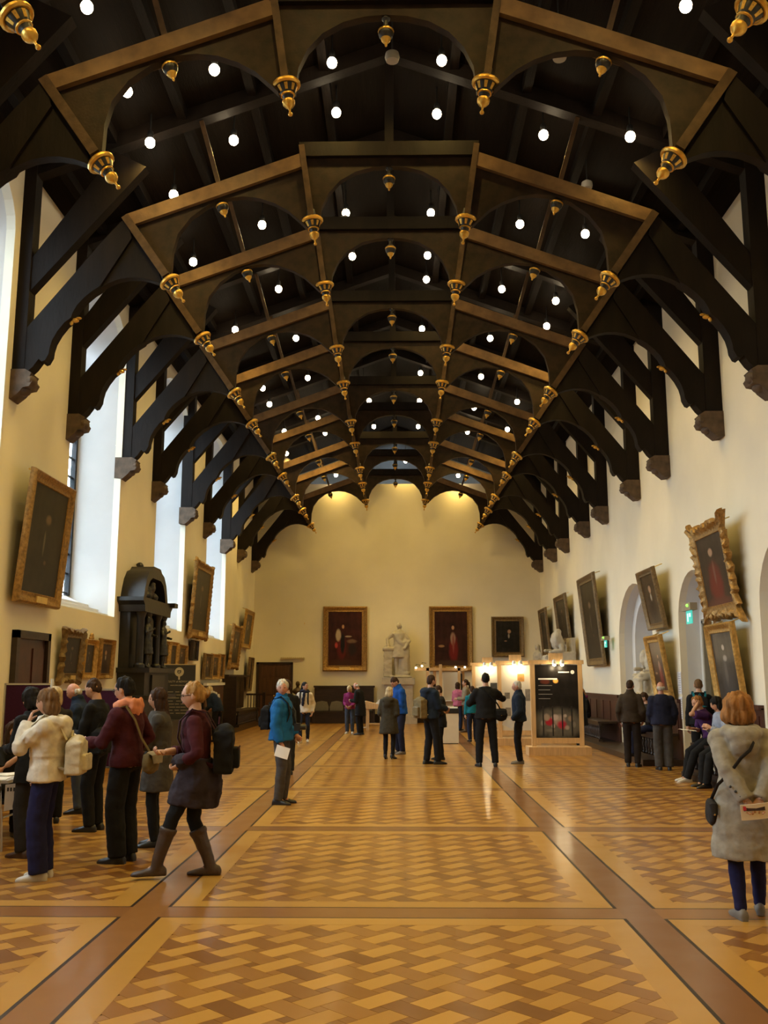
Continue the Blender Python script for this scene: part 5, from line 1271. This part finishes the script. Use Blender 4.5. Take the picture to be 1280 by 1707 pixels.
# seated attendant at the folding table
f = Fig(hands=((-.10, .40, 1.0), (.14, .36, .90)), feet=((-.12, .42, .085), (.12, .40, .085)), pz=.52, poles=((-.6, -.5, -1), (.6, -.5, -1)), pitch=6, yaw=5)
ah = person('seated person with long brown hair and black top behind the folding table', -4.33, 11.30, -128, 1.64, f, (C_BLACK, .90, .018, 0, ''), (C_BLACK, NR), (S_BLACK, 'shoe'), ('long', H_BROWN), True, forearm=.45, palms=((.3, 0, 1), None))
sheet('paper_sheet', PAPER, ah, (-.14, .56, 1.03), (1, 0, 0), (0, 1, .2), .21, .28, 'white sheet held by the seated person at the table')
ch = empty('folding_chair', (-4.33, 11.30, 0), R(-128), 'black folding chair under the seated person at the table', 'chair')
box('seat', BLACKP, -.2, .2, -.18, .2, .34, .37, ch); box('backrest', BLACKP, -.2, .2, -.24, -.21, .55, .80, ch)
for x in (-.19, .19):
    MB().tube([(x, .18, 0), (x, -.22, .80)], [.012] * 2, 6).obj('leg', CHROME, ch); MB().tube([(x, -.2, 0), (x, .16, .35)], [.012] * 2, 6).obj('leg', CHROME, ch)

# --- middle of the hall
f = Fig(hands=((-.22, .16, .95), (.235, .06, .87)), yaw=-74, pitch=3, wide=1.05, feet=((-.10, .02, .085), (.10, .0, .085)))
bl = person('grey-haired man in bright blue jacket turning to look back', -1.53, 13.87, -98, 1.71, f, (C_BLUE, .78, .045, .02, 'collar'), (C_STEEL, NR), (S_BLACK, 'shoe'), ('short', H_GREY), True, skin=SKIN2)
sheet('paper_sheet', PAPER, bl, (.262, .09, .74), (0, 1, -.28), (0, .28, 1), .20, .16, 'white leaflet hanging from the hand of the blue-jacketed man', bendy=.006)
backpack(bl, f, (0, -.215, 1.20), (.26, .12, .34), C_BLACK, 'dark daypack on the back of the grey-haired man in blue')
cm = put(empty('camera', label='black camera hanging on the chest of the man in blue', cat='camera'), bl)
MB().box(-.04, .04, .20, .29, 1.02, 1.13).obj('body', BLACKP, cm, smooth=False); MB().lathe([(.04, 0), (.042, .07), (.036, .09)], 12, Matrix.Translation((0, .28, 1.075)) @ Matrix.Rotation(R(-90), 4, 'X')).obj('lens', BLACKP, cm)
MB().tube([(0, .21, 1.12), (.07, .19, 1.3), (.085, .06, 1.49), (.0, -.08, 1.52), (-.085, .06, 1.49), (-.07, .19, 1.3), (0, .21, 1.12)], [(.014, .005)] * 7, 6, up=(0, 0, 1)).obj('strap', BLACKP, cm)
f = Fig(pitch=5)
person('dark-dressed person mostly hidden behind the man in blue', -1.93, 18.0, 20, 1.70, f, (C_BLACK, .8, .03, 0, ''), (C_CHAR, NR), (S_BLACK, 'shoe'), ('short', H_BROWN), False)
f = Fig(hands=((-.23, .02, .86), (.235, .08, .88)), feet=((-.08, -.16, .10), (.08, .20, .085)), yaw=52, pz=.915)
wm = person('person in white jacket and navy scarf walking towards the viewer', -2.47, 26.89, 178, 1.67, f, (C_WHITE, .86, .030, 0, ''), (C_DJEAN, SLIM), (S_WHITE, 'shoe'), ('pony', H_BLACK), False, scarf=(C_NAVY, [(.0, .13, 1.36), (.02, .15, 1.24), (.03, .15, 1.14)]))
sheet('paper_sheet', PAPER, wm, (.25, .12, .76), (1, .3, 0), (0, .3, 1), .15, .20, 'white leaflet held by the walking person with navy scarf')
backpack(wm, f, (0, -.19, 1.18), (.24, .10, .34), C_BLACK, 'black daypack worn by the person with navy scarf')
f = Fig(hands=((-.1, .26, 1.0), (.1, .26, 1.0)), lean=8, pitch=35)
person('fair-haired person in magenta top with dark cardigan, head bowed', -1.45, 31.4, 172, 1.52, f, (C_MAG, .86, .022, 0, ''), (C_JEANS, NR), (S_WHITE, 'shoe'), ('bob', H_FAIR), False)
f = Fig(hands=((-.12, .3, 1.12), (.12, .3, 1.12)), lean=12, pitch=35)
person('bald man in long black coat bending over beside the magenta top', -1.08, 30.65, 65, 1.64, f, (C_BLACK, .60, .035, 0, ''), (C_BLACK, NR), (S_BLACK, 'shoe'), ('fringe', H_GREY), False, skin=SKIN2)
f = Fig(hands=((-.05, .26, 1.12), (.05, .26, 1.12)), pitch=42, lean=8, wide=1.05)
person('brown-haired man in royal blue jacket looking down at his hands', .16, 22.9, 118, 1.80, f, (C_ROYAL, .80, .035, 0, 'collar'), (C_NAVY, NR), (S_GREY, 'shoe'), ('short', H_BROWN), False)
f = Fig(hands=((-.12, .20, 1.08), (.12, .20, 1.08)), pitch=15)
person('fair-haired person in dark olive parka and black heels seen from behind', -.09, 21.5, -18, 1.54, f, (C_OLIVE, .60, .045, .02, 'hood'), (C_BLACK, SLIM), (S_BLACK, 'heel'), ('bob', H_FAIR), False)
f = Fig(hands=((-.08, .32, 1.06), (.08, .32, 1.08)), pitch=8, feet=((-.10, -.04, .085), (.10, .10, .085)))
rb = person('bearded man in navy jacket carrying a khaki rucksack', .78, 20.2, -62, 1.80, f, (C_INK, .84, .038, 0, 'hood'), (C_BLACK, NR), (S_BLACK, 'shoe'), ('short', H_BROWN), False)
mb = MB(); mb.ell(f.M((0, .055, -.075)), (.058, .045, .05), 10, 8, f.HM.to_3x3()); fuse(mb, 'beard', [H_BROWN], rb, .012, 2, .004)
backpack(rb, f, (-.03, -.215, 1.10), (.31, .15, .42), C_KHAKI, 'khaki canvas rucksack on the bearded man', m2=C_OATM)
f = Fig(hands=((-.1, .28, 1.1), (.1, .28, 1.1)), pitch=15)
person('brown-haired person in black facing the bearded man', 1.02, 21.35, 105, 1.58, f, (C_BLACK, .7, .03, 0, ''), (C_BLACK, NR), (S_BLACK, 'shoe'), ('short', H_BROWN), False)
f = Fig(hands=((-.10, .26, 1.25), (.14, .30, 1.34)), poles=((-1, -.4, -.6), (1.2, -.3, -.5)), pitch=-2, wide=1.12, feet=((-.15, 0, .085), (.16, 0, .085)))
sm = person('tall man in black suit seen from behind with raised elbow', 1.88, 19.69, 4, 1.84, f, (C_BLACK, .78, .030, .01, ''), (C_BLACK, NR), (S_BLACK, 'shoe'), ('crop', H_BLACK), False)
shoulder_bag(sm, f, (.27, -.06, .96), (.24, .12, .22), C_BLACK, 'black bag at the right hip of the man in the suit', [(.20, -.14, 1.15), (.05, -.165, 1.32), (-.10, -.10, 1.46), (-.12, .05, 1.46)])
f = Fig(hands=((-.19, .14, .93), (.20, .14, .95)), pitch=8)
ol = person('white-haired man in navy jacket holding a leaflet, facing left', 2.62, 20.38, 82, 1.68, f, (C_INK, .78, .040, 0, 'collar'), (C_BLACK, NR), (S_GREY, 'shoe'), ('short', H_GREY), False, skin=SKIN2)
sheet('paper_sheet', PAPER, ol, (-.235, .22, .86), (0, 1, .35), (0, -.35, 1), .24, .17, 'white leaflet held by the white-haired man in navy')
f = Fig(hands=((-.12, .25, 1.1), (.12, .25, 1.1)))
person('person in pink jacket among the far stands', 2.12, 33.2, -40, 1.60, f, (C_PINK, .86, .03, 0, ''), (C_DJEAN, NR), (S_BLACK, 'shoe'), ('bob', H_BROWN), False)
person('person in grey jacket and brown boots among the far stands', 2.34, 32.3, 88, 1.70, Fig(hands=((-.1, .3, 1.1), (.1, .3, 1.1))), (C_OATM, .84, .032, 0, ''), (C_BLACK, SLIM), (S_BROWN, 'shoe'), ('pony', H_BROWN), False, boots=BOOT)
person('person with teal top behind the man in the suit', 2.18, 27.4, 10, 1.52, Fig(), (C_TEAL, .86, .03, 0, ''), (C_DJEAN, NR), (S_BLACK, 'shoe'), ('short', H_BROWN), False)

# --- right side
f = Fig(hands=((-.23, .10, .90), (.22, .12, .93)), pitch=8, yaw=-12)
person('balding man in brown-green jacket standing by the right benches', 4.78, 19.73, -22, 1.70, f, (C_BROWN, .80, .038, 0, 'collar'), (cloth('cloth_dark_brown', (.018, .012, .009)), NR), (S_BLACK, 'shoe'), ('crop', H_BROWN), False, skin=SKIN2)
f = Fig(hands=((-.18, .22, .95), (.22, .10, .90)), pitch=6, wide=1.1)
person('bald man in dark navy blouson and grey trousers seen from behind', 5.20, 18.98, -6, 1.67, f, (C_NAVY, .86, .045, 0, ''), (C_STEEL, WIDE), (S_BLACK, 'shoe'), ('fringe', H_GREY), False, skin=SKIN2)
f = Fig(pitch=6)
aa = person('man with teal backpack standing in the arched doorway', 5.80, 18.55, -12, 1.72, f, (C_BLACK, .84, .028, 0, ''), (C_BLACK, NR), (S_BLACK, 'shoe'), ('crop', H_LIGHTBR), False)
backpack(aa, f, (0, -.22, 1.22), (.27, .14, .40), C_BLACK, 'black backpack with teal straps in the doorway', m2=C_TEAL)
def sitter(label, x, y, heading, H, topm, hair, hands, pz, feet=None, near=False, forearm=1.0, lean=10, pitch=10, botm=None, shoe=S_BLACK, scarf=None, yaw=0, poles=(None, None)):
    f = Fig(hands=hands, feet=feet or ((-.12, .44, .085), (.12, .42, .085)), pz=pz, lean=lean, pitch=pitch, yaw=yaw, poles=poles)
    return person(label, x, y, heading, H, f, (topm, .90, .024, 0, ''), (botm or C_BLACK, NR), (shoe, 'shoe'), hair, near, forearm=forearm, scarf=scarf), f
pw, f = sitter('seated person in purple top with a hand to the forehead', 5.47, 16.92, 92, 1.66, C_PURP, ('short', H_GINGER), ((-.10, .25, 1.36), (.10, .34, .92)), .75, ((-.10, .50, .085), (.10, .46, .085)), True, .4, 22, 18, C_BLACK, S_WHITE, None, 10, ((-.5, .4, -1), (.6, -.3, -1)))
sheet('paper_sheet', PAPER, pw, (.02, .42, .90), (1, 0, 0), (0, 1, .1), .20, .28, 'white sheet on the lap of the seated person in purple')
sitter('seated dark-haired person in pale blue at the right edge, mostly hidden', 5.44, 16.05, 95, 1.64, C_LBLUE, ('bob', H_BLACK), ((-.1, .3, 1.0), (.1, .3, 1.0)), .75, None, True, 1.0, 12, 20)
sitter('seated person with long brown hair on the far right bench', 5.46, 28.0, 100, 1.62, C_CHAR, ('long', H_GINGER), ((-.1, .3, .95), (.1, .3, .95)), .77, ((-.12, .42, .22), (.12, .40, .22)), False, 1.0, 10, 20, None, S_BLACK, (C_MAG, [(-.1, .3, 1.05), (0, .3, 1.02), (.1, .28, 1.05)]))
sitter('seated person in dark clothes between the two bald men', 5.44, 20.75, 80, 1.62, C_CHAR, ('short', H_BROWN), ((-.1, .3, .95), (.1, .3, .95)), .77, ((-.12, .42, .22), (.12, .40, .22)), False, 1.0, 12, 15, C_NAVY)
person('person in long black coat half hidden behind the poster stand', 4.62, 24.4, 55, 1.66, Fig(), (C_BLACK, .52, .04, .02, ''), (C_BLACK, NR), (S_BLACK, 'shoe'), ('short', H_BLACK), False)
f = Fig(hands=((-.035, -.235, .93), (.075, -.235, .94)), poles=((-1, -.45, .1), (1, -.45, .1)), feet=((-.09, -.06, .085), (.10, .13, .085)), pitch=3, wide=1.08)
gw = person('person in long hooded grey coat holding a leaflet behind the back', 2.71, 7.46, -7, 1.61, f, (C_GREY, .45, .040, .025, 'hood'), (C_INDIGO, SLIM), (S_GREY, 'shoe'), ('bigbob', H_GINGER), True, palms=((.3, -1, 0), (-.3, -1, 0)), curl=55)
lf = sheet('leaflet', PAPER, gw, (.02, -.315, .855), (1, 0, .12), (-.12, -.35, 1), .235, .13, 'printed leaflet held behind the grey coat', bendy=.008)
LFP = mat('leaflet_print', (.055, .028, .028), .5, var=.6, scale=30)
MB().prism([(-.075, .855), (.085, .865), (.08, .915), (-.085, .905)], 'y', -.332, -.328).obj('cover_print', LFP, lf, smooth=False)
MB().prism([(-.08, .86), (-.055, .862), (-.06, .895), (-.082, .892)], 'y', -.335, -.332).obj('red_logo', mat('print_red', (.45, .02, .04), .5, var=.1), lf, smooth=False)
shoulder_bag(gw, f, (-.255, .05, .80), (.07, .20, .20), C_CHAR, 'grey shoulder bag at the left hip of the grey coat', [(-.225, -.13, 1.02), (-.13, -.20, 1.13), (-.05, -.225, 1.24), (.02, -.23, 1.30), (.06, -.20, 1.36), (.13, .06, 1.46)])
for k in (-1, 1):
    for j in range(3): MB().ell((k * (.15 - .035 * j), -.245 - .012 * j, 1.03 - .035 * j), .011).obj('cuff_button', BLACKP, gw)
finish()
